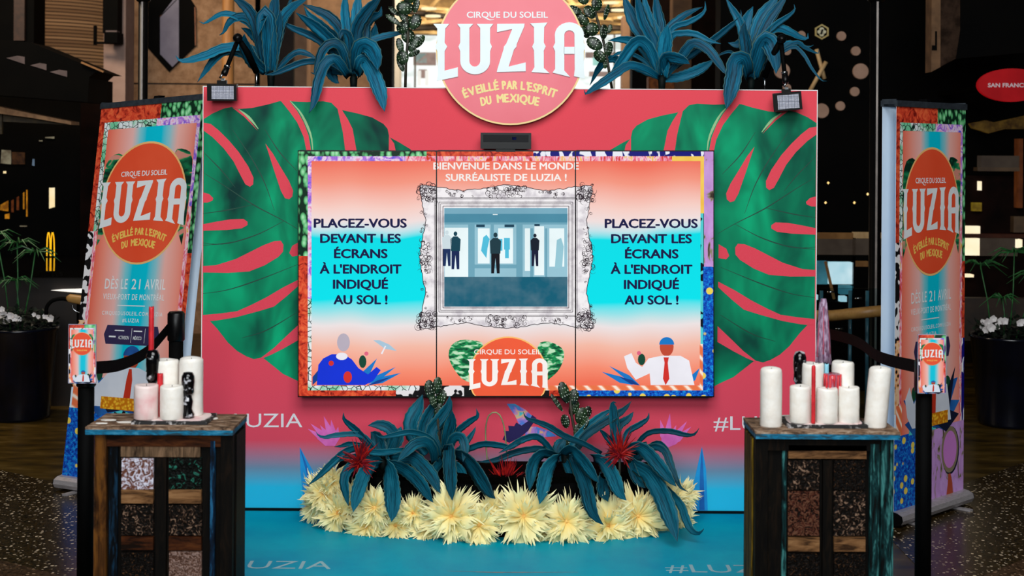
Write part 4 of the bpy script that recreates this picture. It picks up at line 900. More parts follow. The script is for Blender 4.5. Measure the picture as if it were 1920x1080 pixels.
def art(g, par, k=1.0, full=True):
    """the poster design in unit coordinates, b growing upwards"""
    def S(kind, a, b, c, d, l=0.0008): flat('border_print', [qd(a, b, c, d)], g, patt(kind), par, l)
    flat('poster_field', [qd(0.09, 0.185, 0.925, 0.945)], g, grad_banner(), par, 0.0006)
    S('red_fabric', 0, 0.945, 0.58, 1.0); S('green_wool', 0.58, 0.945, 1.0, 1.0)
    S('red_fabric', 0, 0.66, 0.05, 0.945); S('white_mosaic', 0.05, 0.66, 0.09, 0.945); S('white_mosaic', 0.05, 0.935, 0.55, 0.955, 0.0012); S('violet_petals', 0.55, 0.935, 0.95, 0.955, 0.0012)
    S('violet_petals', 0.925, 0.72, 0.955, 0.945); S('green_wool', 0.955, 0.60, 1.0, 0.945); S('pink_petals', 0.925, 0.185, 0.96, 0.72); S('red_fabric', 0.96, 0.40, 1.0, 0.60); S('navy_white', 0.96, 0.185, 1.0, 0.40)
    S('cow', 0, 0.42, 0.06, 0.66); S('leopard', 0, 0.24, 0.06, 0.42); S('pink_petals', 0.06, 0.185, 0.09, 0.66)
    if full: S('blue_dots', 0, 0.0, 0.46, 0.185)
    S('candy', 0.02, 0.185, 0.10, 0.26, 0.0014)
    if full:
        S('lilac', 0.46, 0.0, 1.0, 0.185); flat('mirror_print', [ell(0.80, 0.115, 0.13, 0.062, 24)], g, B_DARK, par, 0.0012); flat('mirror_print', [ell(0.79, 0.118, 0.125, 0.060, 24)], g, B_OLIVE, par, 0.0014); flat('mirror_print', [ell(0.79, 0.118, 0.10, 0.048, 24)], g, B_LIL, par, 0.0018); flat('mirror_handle_print', [[(0.74, 0.0), (0.84, 0.0), (0.83, 0.03), (0.80, 0.056), (0.77, 0.056), (0.76, 0.03)]], g, B_SKIN, par, 0.0016); S('teal_cow', 0.2, 0.18, 0.8, 0.195, 0.0014); S('marigold', 0.3, 0.19, 0.75, 0.222, 0.0034)
    def ge(a, b, l=0.0): return g(0.5 + (a - 948) / 1116.0 * 0.80, 0.733 - (b - 380) / 1116.0 * 0.325, l)
    for q_ in [cm2([(0.10, 0.62), (0.09, 0.72), (0.10, 0.83), (0.17, 0.865), (0.28, 0.85), (0.24, 0.72), (0.10, 0.62)], 20), cm2([(0.90, 0.62), (0.92, 0.72), (0.92, 0.84), (0.84, 0.868), (0.74, 0.855), (0.78, 0.72), (0.90, 0.62)], 20)]: flat('leaf_print', [q_], g, B_MON, par, 0.0012)
    emblem(ge, par, 0.0016, (B_RING, B_DISC, B_LET, B_SUB), 0.0, small=not full, step=0.0005)
    if full:
        up = dict(down=False)
        for w_, x0, x1 in (('DÈS', 0.22, 0.345), ('LE', 0.375, 0.435), ('21', 0.475, 0.555), ('AVRIL', 0.60, 0.79)): text('date_word', w_, g, B_LET, par, x0, x1, 0.506, 0.027, 0.0, 0.0014, 1.1, fat=0.02, **up)
        text('venue_lettering', 'VIEUX-PORT DE MONTRÉAL', g, B_LET, par, 0.215, 0.79, 0.478, 0.015, 0.0, 0.0014, 1.2, fat=0.03, **up)
        flat('rule_print', [qd(0.36, 0.461, 0.62, 0.4635)], g, B_LET, par, 0.0014)
        text('address_lettering', 'CIRQUEDUSOLEIL.COM/LUZIA', g, B_LET, par, 0.22, 0.79, 0.437, 0.010, 0.01, 0.0014, 1.25, **up)
        text('address_lettering', '#LUZIA', g, B_LET, par, 0.42, 0.58, 0.419, 0.010, 0.01, 0.0014, 1.25, **up)
        flat('sponsor_bar_print', [[(0.26, 0.385), (0.285, 0.36), (0.76, 0.36), (0.785, 0.385), (0.76, 0.41), (0.285, 0.41)]], g, B_PLUM, par, 0.0014)
        for s_, x0, x1 in (('ACTIVISION', 0.40, 0.50), ('MÉXICO', 0.54, 0.62)): text('sponsor_lettering', s_, g, B_LET, par, x0, x1, 0.374, 0.009, 0.01, 0.0018, **up)
        for q_ in [qd(0.52, 0.366, 0.523, 0.404), qd(0.645, 0.366, 0.648, 0.404), qd(0.31, 0.378, 0.375, 0.382), qd(0.36, 0.395, 0.45, 0.398), qd(0.54, 0.395, 0.62, 0.398)]: flat('sponsor_rule_print', [q_], g, B_LET, par, 0.0018)
    # plain suit shape with red tie among leaves and cacti
    for q_ in [leafp(0.5, 0.19, 0.12, 0.27, 0.05), leafp(0.5, 0.19, 0.9, 0.30, 0.06), leafp(0.55, 0.19, 0.93, 0.24, 0.04), leafp(0.4, 0.19, 0.14, 0.21, 0.03)]: flat('leaf_print', [q_], g, B_BLUE, par, 0.0018)
    for q_ in [leafp(0.5, 0.19, 0.2, 0.24, 0.03), leafp(0.6, 0.19, 0.92, 0.205, 0.03), leafp(0.7, 0.2, 0.86, 0.33, 0.03)]: flat('leaf_print', [q_], g, B_DARK, par, 0.0022)
    for q_ in [ell(0.26, 0.28, 0.03, 0.018, 14), ell(0.74, 0.29, 0.05, 0.02, 14)]: flat('cactus_print', [q_], g, B_CACT, par, 0.0022)
    flat('suit_print', [[(0.24, 0.195), (0.17, 0.225), (0.14, 0.27), (0.20, 0.30), (0.26, 0.255), (0.36, 0.292), (0.48, 0.302), (0.62, 0.302), (0.74, 0.288), (0.80, 0.195)]], g, B_SUIT, par, 0.0026)
    flat('tie_print', [[(0.525, 0.198), (0.57, 0.21), (0.575, 0.27), (0.56, 0.298), (0.535, 0.298), (0.52, 0.27), (0.505, 0.21)]], g, B_TIE, par, 0.0030)
    flat('head_print', [ell(0.545, 0.325, 0.075, 0.03, 20)], g, B_SKIN, par, 0.0022)
    flat('cap_print', [ell(0.545, 0.332, 0.08, 0.026, 12, 0, 180)], g, B_BLUE, par, 0.0024)
M_ALU = M('brushed_aluminium', (178, 172, 174), (156, 150, 152), 40, 0.35, 0.35, stretch=(1, 1, 8))
M_ALUD = M('dark_aluminium', (74, 82, 90), (60, 66, 74), 40, 0.4, 0.6)
def banner(label, base, ex, W, H, lean, side):
    """side: +1 when the gap to the second sheet shows at the left edge, -1 at the right edge"""
    ex = Vector(ex).normalized(); ny = Vector((ex.y, -ex.x, 0)).normalized()      # outward normal of the front sheet
    if ny.y > 0: ny = -ny
    base = Vector(base)
    th = thing('rollup_banner', label, 'banner', (base + ex * W / 2 - ny * 0.12) * Vector((1, 1, 0)) if False else Vector(((base + ex * W / 2 - ny * 0.1).x, (base + ex * W / 2 - ny * 0.1).y, 0)), 'double-sided roll-up banners beside the booth')
    lx, ly = lean
    def g(a, b, l=0.0): return base + ex * (a * W + lx * b) + ny * (ly * b + l) + Vector((0, 0, b * H + (0.045 * a * b if side < 0 else 0.0)))
    front = MB().prism([g(0, 0, 0), g(1, 0, 0), g(1, 1, 0), g(0, 1, 0)], -ny * 0.001).build('front_sheet', B_BACK, th)
    art(g, front)
    GAP = 0.075
    MB().prism([g(0, 0, -GAP), g(1, 0, -GAP), g(1, 1, -GAP), g(0, 1, -GAP)], -ny * 0.001).build('rear_sheet', B_BACK, th)
    # rails on top with end brackets
    for l0, nm in ((0, 'front_rail'), (-GAP, 'rear_rail')):
        MB().prism([g(-0.005, 0.994, l0 + 0.008), g(1.005, 0.994, l0 + 0.008), g(1.005, 1.009, l0 + 0.008), g(-0.005, 1.009, l0 + 0.008)], -ny * 0.016).build(nm, M_ALUD, th)
    for a in (0.0, 1.0):
        MB().prism([g(a - 0.006, 1.0, 0), g(a + 0.006, 1.0, 0), g(a + 0.006, 1.012, 0), g(a - 0.006, 1.012, 0)], -ny * GAP).build('rail_link', M_ALUD, th)
    mb = MB(); mb.tube([g(0.5, 0.0, -GAP / 2), g(0.5, 0.5, -GAP / 2), g(0.5, 1.0, -GAP / 2)], 0.011, 8); mb.build('support_pole', M_ALU, th, True)
    mb = MB(); mb.prism([g(0.475, 1.0, -0.01), g(0.525, 1.0, -0.01), g(0.525, 1.017, -0.02), g(0.475, 1.017, -0.02)], -ny * (GAP - 0.03)); mb.build('pole_clip', M_BLACK, th)
    # rounded cassette at the foot
    pr = [(0.02, 0.012), (0.045, 0.02), (0.055, 0.04), (0.05, 0.062), (0.025, 0.074), (-0.01, 0.078)]
    pr = pr + [(-GAP + 0.01, 0.078), (-GAP - 0.025, 0.074), (-GAP - 0.05, 0.062), (-GAP - 0.055, 0.04), (-GAP - 0.045, 0.02), (-GAP - 0.02, 0.012)]
    b0 = base * 1; b0.z = 0
    MB().prism([b0 + ex * -0.01 + ny * l + Vector((0, 0, z)) for l, z in pr], ex * (W + 0.02)).build('cassette', M_ALU, th)
    for a in (-0.014, W + 0.01): MB().prism([b0 + ex * a + ny * l * 1.02 + Vector((0, 0, z)) for l, z in pr], ex * 0.004).build('end_cap', M_BLACK, th)
    for a in (0.12, W - 0.12):
        f = MB().prism([b0 + ex * (a - 0.015) + ny * 0.11, b0 + ex * (a + 0.015) + ny * 0.11, b0 + ex * (a + 0.015) + ny * 0.11 + Vector((0, 0, 0.012)), b0 + ex * (a - 0.015) + ny * 0.11 + Vector((0, 0, 0.012))], -ny * (GAP + 0.22)); f.build('foot', M_ALU, th)
    return th
rb = Vector((1.844, 6.83, 0.07)); banner('roll-up show banner standing right of the booth behind the candle table', rb, (0.483, 0.47, 0), 0.674, 1.965, (0.0, 0.0), 1)
lb = Vector((-2.359, 7.49, 0.07)); banner('roll-up show banner leaning left of the booth behind the candle table', lb, (0.90, -0.433, 0), 0.70, 1.95, (0.11, -0.16), -1)

# stanchion posts with small show signs, belts
def stanchion(label, px, Y, sign=None, top=0.985):
    x = P(px, 800, Y).x
    th = thing('stanchion', label, 'stanchion', (x, Y, 0), 'belt barrier posts')
    MB().lathe((x, Y, 0), [(0.16, 0), (0.16, 0.008), (0.14, 0.02), (0.05, 0.028), (0.033, 0.04)], 24).build('base', M_BLACKM, th, True)
    MB().lathe((x, Y, 0), [(0.0315, 0.03), (0.0315, top - 0.13)], 20).build('post', M_BLACKM, th, True)
    MB().lathe((x, Y, 0), [(0.034, top - 0.13), (0.038, top - 0.125), (0.038, top - 0.01), (0.03, top), (0.0, top)], 20).build('belt_head', M_BLACK, th, True)
    if sign:
        x0, y0, x1, y1, back = sign
        Ys = Y - 0.05
        h = pbox('sign_holder', x0 - 1, y0 - 1, x1 + 1, y1 + 1, Ys, 0.006, M('clear_acrylic', (168, 170, 190), (150, 150, 176), 10, 0.1), th)
        def g(a, b, l=0.0):
            p = P(x0 + (x1 - x0) * a, y1 + (y0 - y1) * b, Ys); p.y -= l; return p
        art(lambda a, b, l=0.0: g(a, (b - 0.18) / 0.82, l), h, full=False)
        q = P((x0 + x1) / 2, y1 - 10, Ys)
        MB().box((q.x - 0.012, Ys + 0.006, q.z), (q.x + 0.012, Y - 0.02, q.z + 0.10)).build('sign_bracket', M_BLACK, th)
    return th
stanchion('black barrier post carrying a small show sign left of the left candle table', 161, 5.6, (129, 609, 179, 718, 0))
stanchion('black barrier post carrying a small show sign right of the right candle table', 1732, 5.6, (1722, 628, 1773, 737, 0))
stanchion('black barrier post without a sign behind the left candle table', 329, 6.3, None, 1.075)
def belt(label, pts, h=0.05, marks=None):
    mb = MB(); q = catmull(pts, 18)
    for a, b in zip(q, q[1:]):
        d = (b - a); n = Vector((-d.y, d.x, 0)).normalized() * 0.001
        mb.prism([a, b, b + Vector((0, 0, h)), a + Vector((0, 0, h))], n)
    return tag(mb.build('barrier_belt', M_BLACKM), label, 'belt', 'barrier belts')
def headat(px, Y, z): return Vector((P(px, 800, Y).x, Y, z))
belt('black barrier belt sagging between the two posts by the left candle table', [headat(318, 6.29, 0.985), headat(275, 6.1, 0.90), headat(225, 5.85, 0.88), headat(172, 5.62, 0.90)], 0.05)
belt('black barrier belt stretched back from the post by the right candle table', [headat(1722, 5.62, 0.925), P(1650, 672, 6.05) - Vector((0, 0, 0.02)), P(1600, 640, 6.5) - Vector((0, 0, 0.02)), Vector((1.518, 7.28, 0.87))], 0.05)

# ------------------------------------------------------------------ video lights clamped to the booth top
t = NT('led_grid'); br = t.add('ShaderNodeTexBrick'); t.link(t.coords('obj', (1, 1, 1), (math.pi / 2, 0, 0)), br.inputs['Vector'])
br.inputs['Scale'].default_value = 1.0; br.inputs['Brick Width'].default_value = 0.007; br.inputs['Row Height'].default_value = 0.0065; br.inputs['Mortar Size'].default_value = 0.0009; br.offset = 0
br.inputs['Color1'].default_value = lin((214, 218, 230)); br.inputs['Color2'].default_value = lin((190, 196, 214)); br.inputs['Mortar'].default_value = lin((70, 74, 90))
M_LED = t.done(br.outputs[0], 0.4, emit=0.85)
def video_light(label, x0, y0, x1, y1, joint, foot, Y, rz, ry):
    c = P((x0 + x1) / 2, (y0 + y1) / 2, Y); f = P(foot[0], foot[1], 7.1); f.z = ZS
    th = thing('video_light', label, 'lamp', (f.x, 7.1, ZS), 'video lights on the booth top')
    w_ = (x1 - x0) * Y / F / 2; h_ = (y1 - y0) * Y / F / 2
    R = Matrix.Rotation(rz, 3, 'Z') @ Matrix.Rotation(ry, 3, 'Y') @ Matrix.Rotation(0.12, 3, 'X')
    def tb(a, b, name, mat, par=th): return MB().box(Vector(a) + c, Vector(b) + c, R, c).build(name, mat, par)
    tb((-w_, -0.012, -h_), (w_, 0.04, h_), 'lamp_body', M_BLACK)
    tb((-w_ * 0.68, -0.016, -h_ * 0.78), (w_ * 0.80, -0.0125, h_ * 0.80), 'led_panel', M_LED)
    tb((-w_ * 0.35, 0.0, h_), (w_ * 0.3, 0.03, h_ + 0.018), 'hot_shoe', M_BLACK)
    tb((-w_ * 0.1, 0.005, h_ + 0.018), (w_ * 0.15, 0.03, h_ + 0.028), 'lock_wheel', M_CHROME)
    top = R @ Vector((0, 0.015, h_ + 0.028)) + c; j = P(joint[0], joint[1], Y + 0.08)
    up = top.lerp(j, 0.14)
    MB().tube([top - Vector((0.012, 0, 0)), top + Vector((0, 0, 0.02))], 0.006, 8).build('ball_stud', M_CHROME, th, True)
    MB().tube([top.lerp(j, 0.08), up, top.lerp(j, 0.3)], [0.015, 0.017, 0.014], 10).build('arm_knuckle', M_BLACK, th, True)
    MB().tube([top.lerp(j, 0.25), j], [0.011, 0.012], 8).build('arm', M_BLACKM, th, True)
    MB().tube([top.lerp(j, 0.27), top.lerp(j, 0.31)], 0.0165, 10).build('arm_ring', M_CHROME, th, True)
    MB().lathe(j - Vector((0, 0.02, 0)), [(0.0, -0.024), (0.018, -0.018), (0.024, 0), (0.018, 0.018), (0.0, 0.024)], 12, (0, 1, 0)).build('elbow_knob', M_BLACK, th, True)
    k = P(foot[0], foot[1] - 22, 7.1)
    MB().tube([j, j.lerp(k, 0.5) + Vector((0, 0, 0.012)), k], [0.012, 0.017, 0.016], 10).build('rear_arm', M_BLACKM, th, True)
    MB().tube([k, f], 0.005, 8).build('stand_stud', M_CHROME, th, True)
    MB().lathe(f, [(0.025, 0), (0.025, 0.006), (0.012, 0.012)], 12).build('stand_foot', M_BLACK, th, True)
video_light('small video light with LED grid on the top left corner of the booth', 389, 158, 444, 189, (447, 72), (481, 157), 6.90, 0.05, 0.0)
video_light('small video light with LED grid on the top right corner of the booth', 1450, 174, 1503, 207, (1464, 74), (1434, 166), 6.90, -0.18, -0.09)

# ------------------------------------------------------------------ reclaimed-wood candle tables
def wood(name, a, b, c, stretch=(6, 6, 1), sc=6, rough=0.6, stops=(0.38, 0.52, 0.64)):
    if name in MATS: return MATS[name]
    t = NT(name); n = t.noise(t.coords('pos', stretch), sc, 5, 0.65, 0.6)
    col = t.ramp(n, [(stops[0], a), (stops[1], b), (stops[2], c)]); t.bump(n, 0.35, 0.004)
    MATS[name] = t.done(col, rough, spec=0.08); return MATS[name]
W_DARK = wood('charred_wood', (3, 2, 2), (7, 5, 3), (20, 12, 6))
W_OCHRE = wood('ochre_post_wood', (12, 6, 2), (66, 38, 13), (98, 60, 20), (5, 5, 1))
W_PLANK = wood('bare_plank_wood', (48, 30, 16), (112, 78, 48), (136, 100, 66), (1, 6, 6), 7)
W_PLANK2 = wood('streaked_plank_wood', (24, 16, 10), (88, 68, 50), (118, 92, 70), (7, 3, 1), 7)
W_RUST = wood('rust_plank_wood', (16, 6, 2), (56, 26, 9), (76, 40, 16), (1, 6, 6), 7)
W_TEAL = wood('chipped_teal_wood', (5, 8, 8), (10, 44, 46), (60, 120, 118), (9, 9, 1.2), 7)
W_BLUE = wood('chipped_blue_wood', (6, 12, 20), (8, 30, 52), (34, 96, 136), (9, 9, 1.2), 7)
W_BLUED = wood('scraped_navy_wood', (2, 2, 3), (3, 7, 12), (14, 44, 66), (9, 9, 1.2), 7)
W_EDGE = wood('blue_edge_wood', (40, 60, 70), (14, 104, 140), (60, 130, 160), (2, 6, 8), 9)
W_TOP = wood('worn_table_wood', (60, 44, 34), (128, 100, 78), (170, 150, 130), (4, 8, 8), 5)
W_YEL = wood('yellow_streak_wood', (12, 8, 4), (70, 54, 10), (120, 96, 20), (9, 9, 0.8), 6)
def carved(name, bg, mid, hi, sc, thr=0.5):
    if name in MATS: return MATS[name]
    t = NT(name); n = t.noise(t.coords('pos'), sc, 2, 0.5, 2.4)
    col = t.ramp(n, [(thr - 0.10, bg), (thr, mid), (thr + 0.08, hi)]); t.bump(n, 0.9, 0.01)
    MATS[name] = t.done(col, 0.55, spec=0.08); return MATS[name]
C_WHITE = carved('whitewashed_carving', (96, 58, 44), (150, 130, 136), (200, 200, 216), 40)
C_GREEN = carved('green_flecked_carving', (6, 6, 5), (14, 26, 22), (34, 100, 84), 38, 0.6)
C_BROWN = carved('dark_floral_carving', (10, 7, 5), (44, 30, 22), (130, 104, 86), 42, 0.58)
C_PINK = carved('faded_pink_carving', (70, 46, 36), (112, 84, 72), (140, 116, 108), 70)
C_RED = carved('red_scroll_carving', (12, 7, 5), (70, 32, 22), (92, 60, 44), 52)
C_DARK = carved('blackened_carving', (8, 6, 5), (26, 16, 10), (84, 56, 34), 60, 0.62)
YT, DT = 5.0, 0.265
def table(label, xl, xr, ztop, tiles, posts, side):
    cx = (xl + xr) / 2
    th = thing('candle_table', label, 'table', (cx, YT + DT / 2, 0), 'reclaimed wood candle tables')
    t_ = 0.026
    MB().box((xl, YT, ztop - t_ * 0.35), (xr, YT + DT, ztop)).build('table_top', W_TOP, th)
    MB().box((xl + 0.001, YT - 0.004, ztop - t_), (xr - 0.001, YT + DT - 0.002, ztop - t_ * 0.35)).build('top_edge', W_EDGE, th)
    bl, brr = (xl + 0.028, xr - 0.003) if side < 0 else (xl + 0.003, xr - 0.02)
    zt = ztop - t_
    pw = 0.043
    MB().box((bl + 0.006, YT + 0.034, 0.03), (brr - 0.006, YT + DT - 0.03, zt)).build('carcass', W_DARK, th)
    for x, m in ((bl, posts[0]), (brr - pw, posts[1])):
        MB().box((x, YT + 0.012, 0), (x + pw, YT + 0.055, zt)).build('leg', m, th)
        MB().box((x, YT + DT - 0.055, 0), (x + pw, YT + DT - 0.012, zt)).build('leg', W_DARK if m is not W_YEL else W_YEL if side > 0 else W_DARK, th)
    MB().box((bl + pw, YT + 0.018, zt - 0.045), (brr - pw, YT + 0.034, zt)).build('apron', W_RUST if side < 0 else W_DARK, th)
    sx = brr if side < 0 else bl
    MB().box((sx - (0.004 if side < 0 else 0.006), YT + 0.055, 0.05), (sx + (0.006 if side < 0 else 0.004), YT + DT - 0.055, zt - 0.01)).build('side_panel', W_YEL if side > 0 else W_DARK, th)
    for nm, x0, y0, x1, y1, m, proud in tiles:
        a = P(x0, y1, YT + 0.025); b = P(x1, y0, YT + 0.025)
        MB().box((min(a.x, b.x), YT + 0.034 - proud, a.z), (max(a.x, b.x), YT + 0.034, b.z)).build(nm, m, th)
    return th
def rows(x, ys, mats, nm=None, proud=0.012): return [('carved_tile' if m in (C_WHITE, C_GREEN, C_BROWN, C_PINK, C_RED, C_DARK) else 'plank', x[0], y0, x[1], y1, m, proud + (0.004 if m in (W_PLANK, W_RUST) else 0)) for (y0, y1), m in zip(ys, mats)]
LT = [('plank', 227, 830, 376, 856, W_PLANK2, 0.014)]
LT += rows((228, 288), [(859, 917), (918, 943), (947, 1003), (1006, 1030), (1036, 1092), (1096, 1122), (1126, 1180), (1184, 1208)], [C_WHITE, W_PLANK, C_BROWN, W_RUST, C_DARK, W_PLANK, C_BROWN, W_RUST])
LT += rows((317, 378), [(859, 917), (918, 943), (947, 1003), (1006, 1031), (1034, 1092), (1096, 1122), (1126, 1180), (1184, 1208)], [C_GREEN, W_PLANK, C_BROWN, W_RUST, C_PINK, W_PLANK, C_DARK, W_RUST])
LT += [('stile', 203, 828, 221, 1240, W_BLUED, 0.010), ('stile', 292, 858, 313, 1240, W_DARK, 0.016), ('stile', 393, 826, 404, 1240, W_BLUE, 0.018)]
table('reclaimed wood candle table left of the turquoise platform', -1.494, -0.974, 0.812, LT, (W_OCHRE, W_DARK), -1)
RT = [('plank', 1478, 835, 1624, 859, W_PLANK, 0.016)]
RT += rows((1477, 1536), [(863, 918), (921, 1004), (1007, 1033), (1038, 1092), (1096, 1122), (1126, 1180), (1184, 1208)], [C_BROWN, C_RED, W_PLANK, C_DARK, W_PLANK, C_RED, W_PLANK])
RT += rows((1563, 1622), [(863, 918), (921, 1004), (1007, 1033), (1038, 1092), (1096, 1122), (1126, 1180), (1184, 1208)], [C_DARK, C_BROWN, W_PLANK, C_DARK, W_PLANK, C_RED, W_PLANK])
RT += [('stile', 1464, 834, 1475, 1240, W_TEAL, 0.010), ('stile', 1540, 862, 1559, 1240, W_DARK, 0.018), ('stile', 1628, 832, 1648, 1240, W_TEAL, 0.018)]
table('reclaimed wood candle table right of the turquoise platform', 0.862, 1.372, 0.812, RT, (W_DARK, W_TEAL), 1)

# ------------------------------------------------------------------ candles and trays
ZTAB = 0.812
M_WAX = M('ivory_wax', (240, 237, 230), (234, 228, 218), 40, 0.45, bump=0.15)
M_WAXP = M('pink_stained_wax', (234, 214, 210), (226, 170, 172), 14, 0.5, bump=0.2, lo=0.45, hi=0.75)
M_REDW = M('red_wax', (216, 40, 48), (186, 24, 36), 30, 0.4)
M_OBS = M('black_glass_figure', (6, 6, 8), (190, 190, 196), 34, 0.12, lo=0.58, hi=0.66)
M_PURP = M('purple_drip_wax', (104, 62, 92), (172, 150, 176), 60, 0.45, stretch=(3, 3, 0.5), lo=0.4, hi=0.6, bump=0.6)
M_WICK = M('charred_wick', (30, 26, 24), (10, 8, 8), 50, 0.9)
M_SLATE = M('black_slate', (16, 16, 18), (200, 196, 196), 40, 0.6, lo=0.55, hi=0.72)
def candle(label, cx, y0, y1, wpx, Y, zb, mat, lean=0.0, wick=True, nm='pillar_candle', seed=0, group='pillar candles on the tables'):
    r = wpx * Y / F / 2; a = P(cx, y1, Y); b = P(cx, y0, Y); h = b.z - zb
    th = thing(nm, label, 'candle', (a.x, Y, zb), group)
    rr = random.Random(seed + int(cx)); mb = MB(); n = 20
    prof = [(0.96, 0.0), (1.0, 0.02), (0.99, 0.3), (1.0, 0.6), (0.995, 0.92), (0.97, 0.975), (0.88, 1.0), (0.7, 0.985), (0.25, 0.965)]
    i0 = 0
    for s, t_ in prof:
        for j in range(n):
            an = 2 * math.pi * j / n; k = r * s * (1 + rr.uniform(-0.012, 0.012)); top = 0.02 * h * math.sin(an * 2 + seed) if t_ > 0.9 else 0
            mb.v.append(Vector((a.x + lean * t_ + k * math.cos(an), Y + k * math.sin(an), zb + h * t_ + top * 0.5)))
    for q in range(len(prof) - 1):
        for j in range(n): mb.f.append([q * n + j, q * n + (j + 1) % n, (q + 1) * n + (j + 1) % n, (q + 1) * n + j])
    mb.f.append(list(range(n))[::-1]); mb.f.append([(len(prof) - 1) * n + j for j in range(n)])
    mb.build('wax_body', mat, th, True)
    if wick: MB().tube([(a.x + lean, Y, zb + h * 0.94), (a.x + lean + 0.001, Y, zb + h * 0.99 + 0.003)], 0.0012, 5).build('wick', M_WICK, th)
    return th
def tray(label, x0, x1, y, Y0, Y1, z):
    a = P(x0, y, Y0); b = P(x1, y, Y0)
    th = thing('slate_tray', label, 'tray', ((a.x + b.x) / 2, (Y0 + Y1) / 2, z), 'slate trays under the candles')
    MB().box((a.x, Y0, z), (b.x, Y1, z + 0.012)).build('slab', M_SLATE, th)
    mb = MB(); rr = random.Random(int(x0)); cx, cy = (a.x + b.x) / 2, (Y0 + Y1) / 2
    ww, dd = (b.x - a.x) / 2, (Y1 - Y0) / 2
    pts = [(cx + ww * 0.96 * math.copysign(abs(math.cos(t_)) ** 0.4, math.cos(t_)) * rr.uniform(0.93, 1.0), cy + dd * 0.94 * math.copysign(abs(math.sin(t_)) ** 0.4, math.sin(t_)) * rr.uniform(0.9, 1.0), z + 0.012) for t_ in [2 * math.pi * k / 40 for k in range(40)]]
    mb.prism(pts, (0, 0, 0.003)).build('wax_spill', M_WAXP, th)
    return th
def spill(label, pts):
    rr = random.Random(4); mb = MB()
    for px, py, r in pts:
        c = FL(px, py, ZTAB)
        mb.prism([(c.x + r * math.cos(t_) * rr.uniform(0.7, 1.1), c.y + 0.5 * r * math.sin(t_) * rr.uniform(0.7, 1.1), ZTAB) for t_ in [2 * math.pi * k / 16 for k in range(16)]], (0, 0, 0.002))
    return tag(stuff(mb.build('wax_drips', M_WAX)), label, 'wax')
spill('white wax dripped on the left candle table top', [(205, 788, 0.03), (235, 792, 0.035), (300, 794, 0.05), (345, 793, 0.05), (395, 785, 0.035), (190, 794, 0.02)])
spill('white wax dripped on the right candle table top', [(1450, 793, 0.04), (1500, 796, 0.05), (1570, 796, 0.05), (1620, 793, 0.04), (1650, 795, 0.03), (1480, 780, 0.03)])
tray('wax-covered slate tray on the left table', 246, 388, 786, 5.05, 5.22, ZTAB)
tray('wax-covered slate tray on the right table', 1478, 1628, 788, 5.06, 5.23, ZTAB)
ZC = ZTAB + 0.015
G_ = 'pillar candles on the tables'
candle('short pink-stained pillar candle at the front left of the left tray', 274, 721, 776, 45, 5.09, ZC, M_WAXP, seed=1)
candle('short white pillar candle at the front right of the left tray', 322, 723, 776, 44, 5.09, ZC, M_WAX, seed=2)
candle('tall cream pillar candle at the back of the left tray beside the red taper', 312, 674, 772, 46, 5.18, ZC, M_WAX, seed=3)
candle('tallest cream pillar candle at the right end of the left tray', 358, 671, 772, 45, 5.16, ZC, M_WAX, seed=4)
candle('tall white pillar candle standing alone on the left of the right table', 1445.5, 690, 787, 41, 5.10, ZTAB, M_WAX, seed=5)
candle('short white pillar candle at the front left of the right tray', 1500, 723, 779, 39, 5.10, ZC, M_WAX, seed=6)
candle('short white pillar candle in the front middle of the right tray', 1550.5, 727, 781, 40, 5.10, ZC, M_WAX, seed=7)
candle('short white pillar candle at the front right of the right tray', 1591, 725, 778, 40, 5.11, ZC, M_WAX, seed=8)
candle('white pillar candle at the back left of the right tray behind the red taper', 1524, 680, 772, 42, 5.18, ZC, M_WAX, seed=9)
candle('white pillar candle at the back right of the right tray', 1580, 678, 772, 42, 5.18, ZC, M_WAX, seed=10)
candle('tall white pillar candle leaning at the right end of the right table', 1641, 689, 786, 42, 5.10, ZTAB, M_WAX, 0.018, seed=11)
# red tapers
candle('red taper candle melted onto the front of the right tray', 1525, 686, 771, 8, 5.072, ZC, M_REDW, seed=12, nm='taper_candle', group='thin taper candles')
candle('short red candle stub wedged between the candles of the left tray', 300, 700, 772, 11, 5.125, ZC, M_REDW, seed=14, nm='taper_candle', group='thin taper candles')
# black glass figurine holders
def figurine(label, cx, y0, y1, wpx, Y, zb, taper=None):
    a = P(cx, y1, Y); b = P(cx, y0, Y); h = b.z - zb; r = wpx * Y / F / 2
    th = thing('glass_figurine', label, 'figurine', (a.x, Y, zb), 'black glass candle figures')
    MB().lathe((a.x, Y, zb), [(r * 0.95, 0), (r * 0.98, h * 0.08), (r * 0.62, h * 0.2), (r * 0.78, h * 0.36), (r * 0.55, h * 0.48)], 14).build('pedestal', M_OBS, th, True)
    MB().lathe((a.x, Y, zb), [(r * 0.55, h * 0.48), (r * 0.95, h * 0.56), (r * 0.9, h * 0.66), (r * 1.0, h * 0.78), (r * 0.98, h * 0.9), (r * 0.7, h * 0.985), (r * 0.2, h)], 14).build('head', M_OBS, th, True)
    return th
figurine('black glass head figure holding the red taper on the left tray', 286, 655, 775, 26, 5.15, ZC)
candle('tall red taper candle in the black glass figure on the left tray', 283.5, 575, 660, 10, 5.15, P(286, 660, 5.15).z, M_REDW, seed=13, nm='taper_candle', group='thin taper candles')
figurine('silver-smeared black glass figure in front of the tallest left candle', 352, 697, 775, 25, 5.105, ZC)
figurine('black glass bottle figure behind the back left candle of the right tray', 1499, 658, 776, 25, 5.20, ZC)
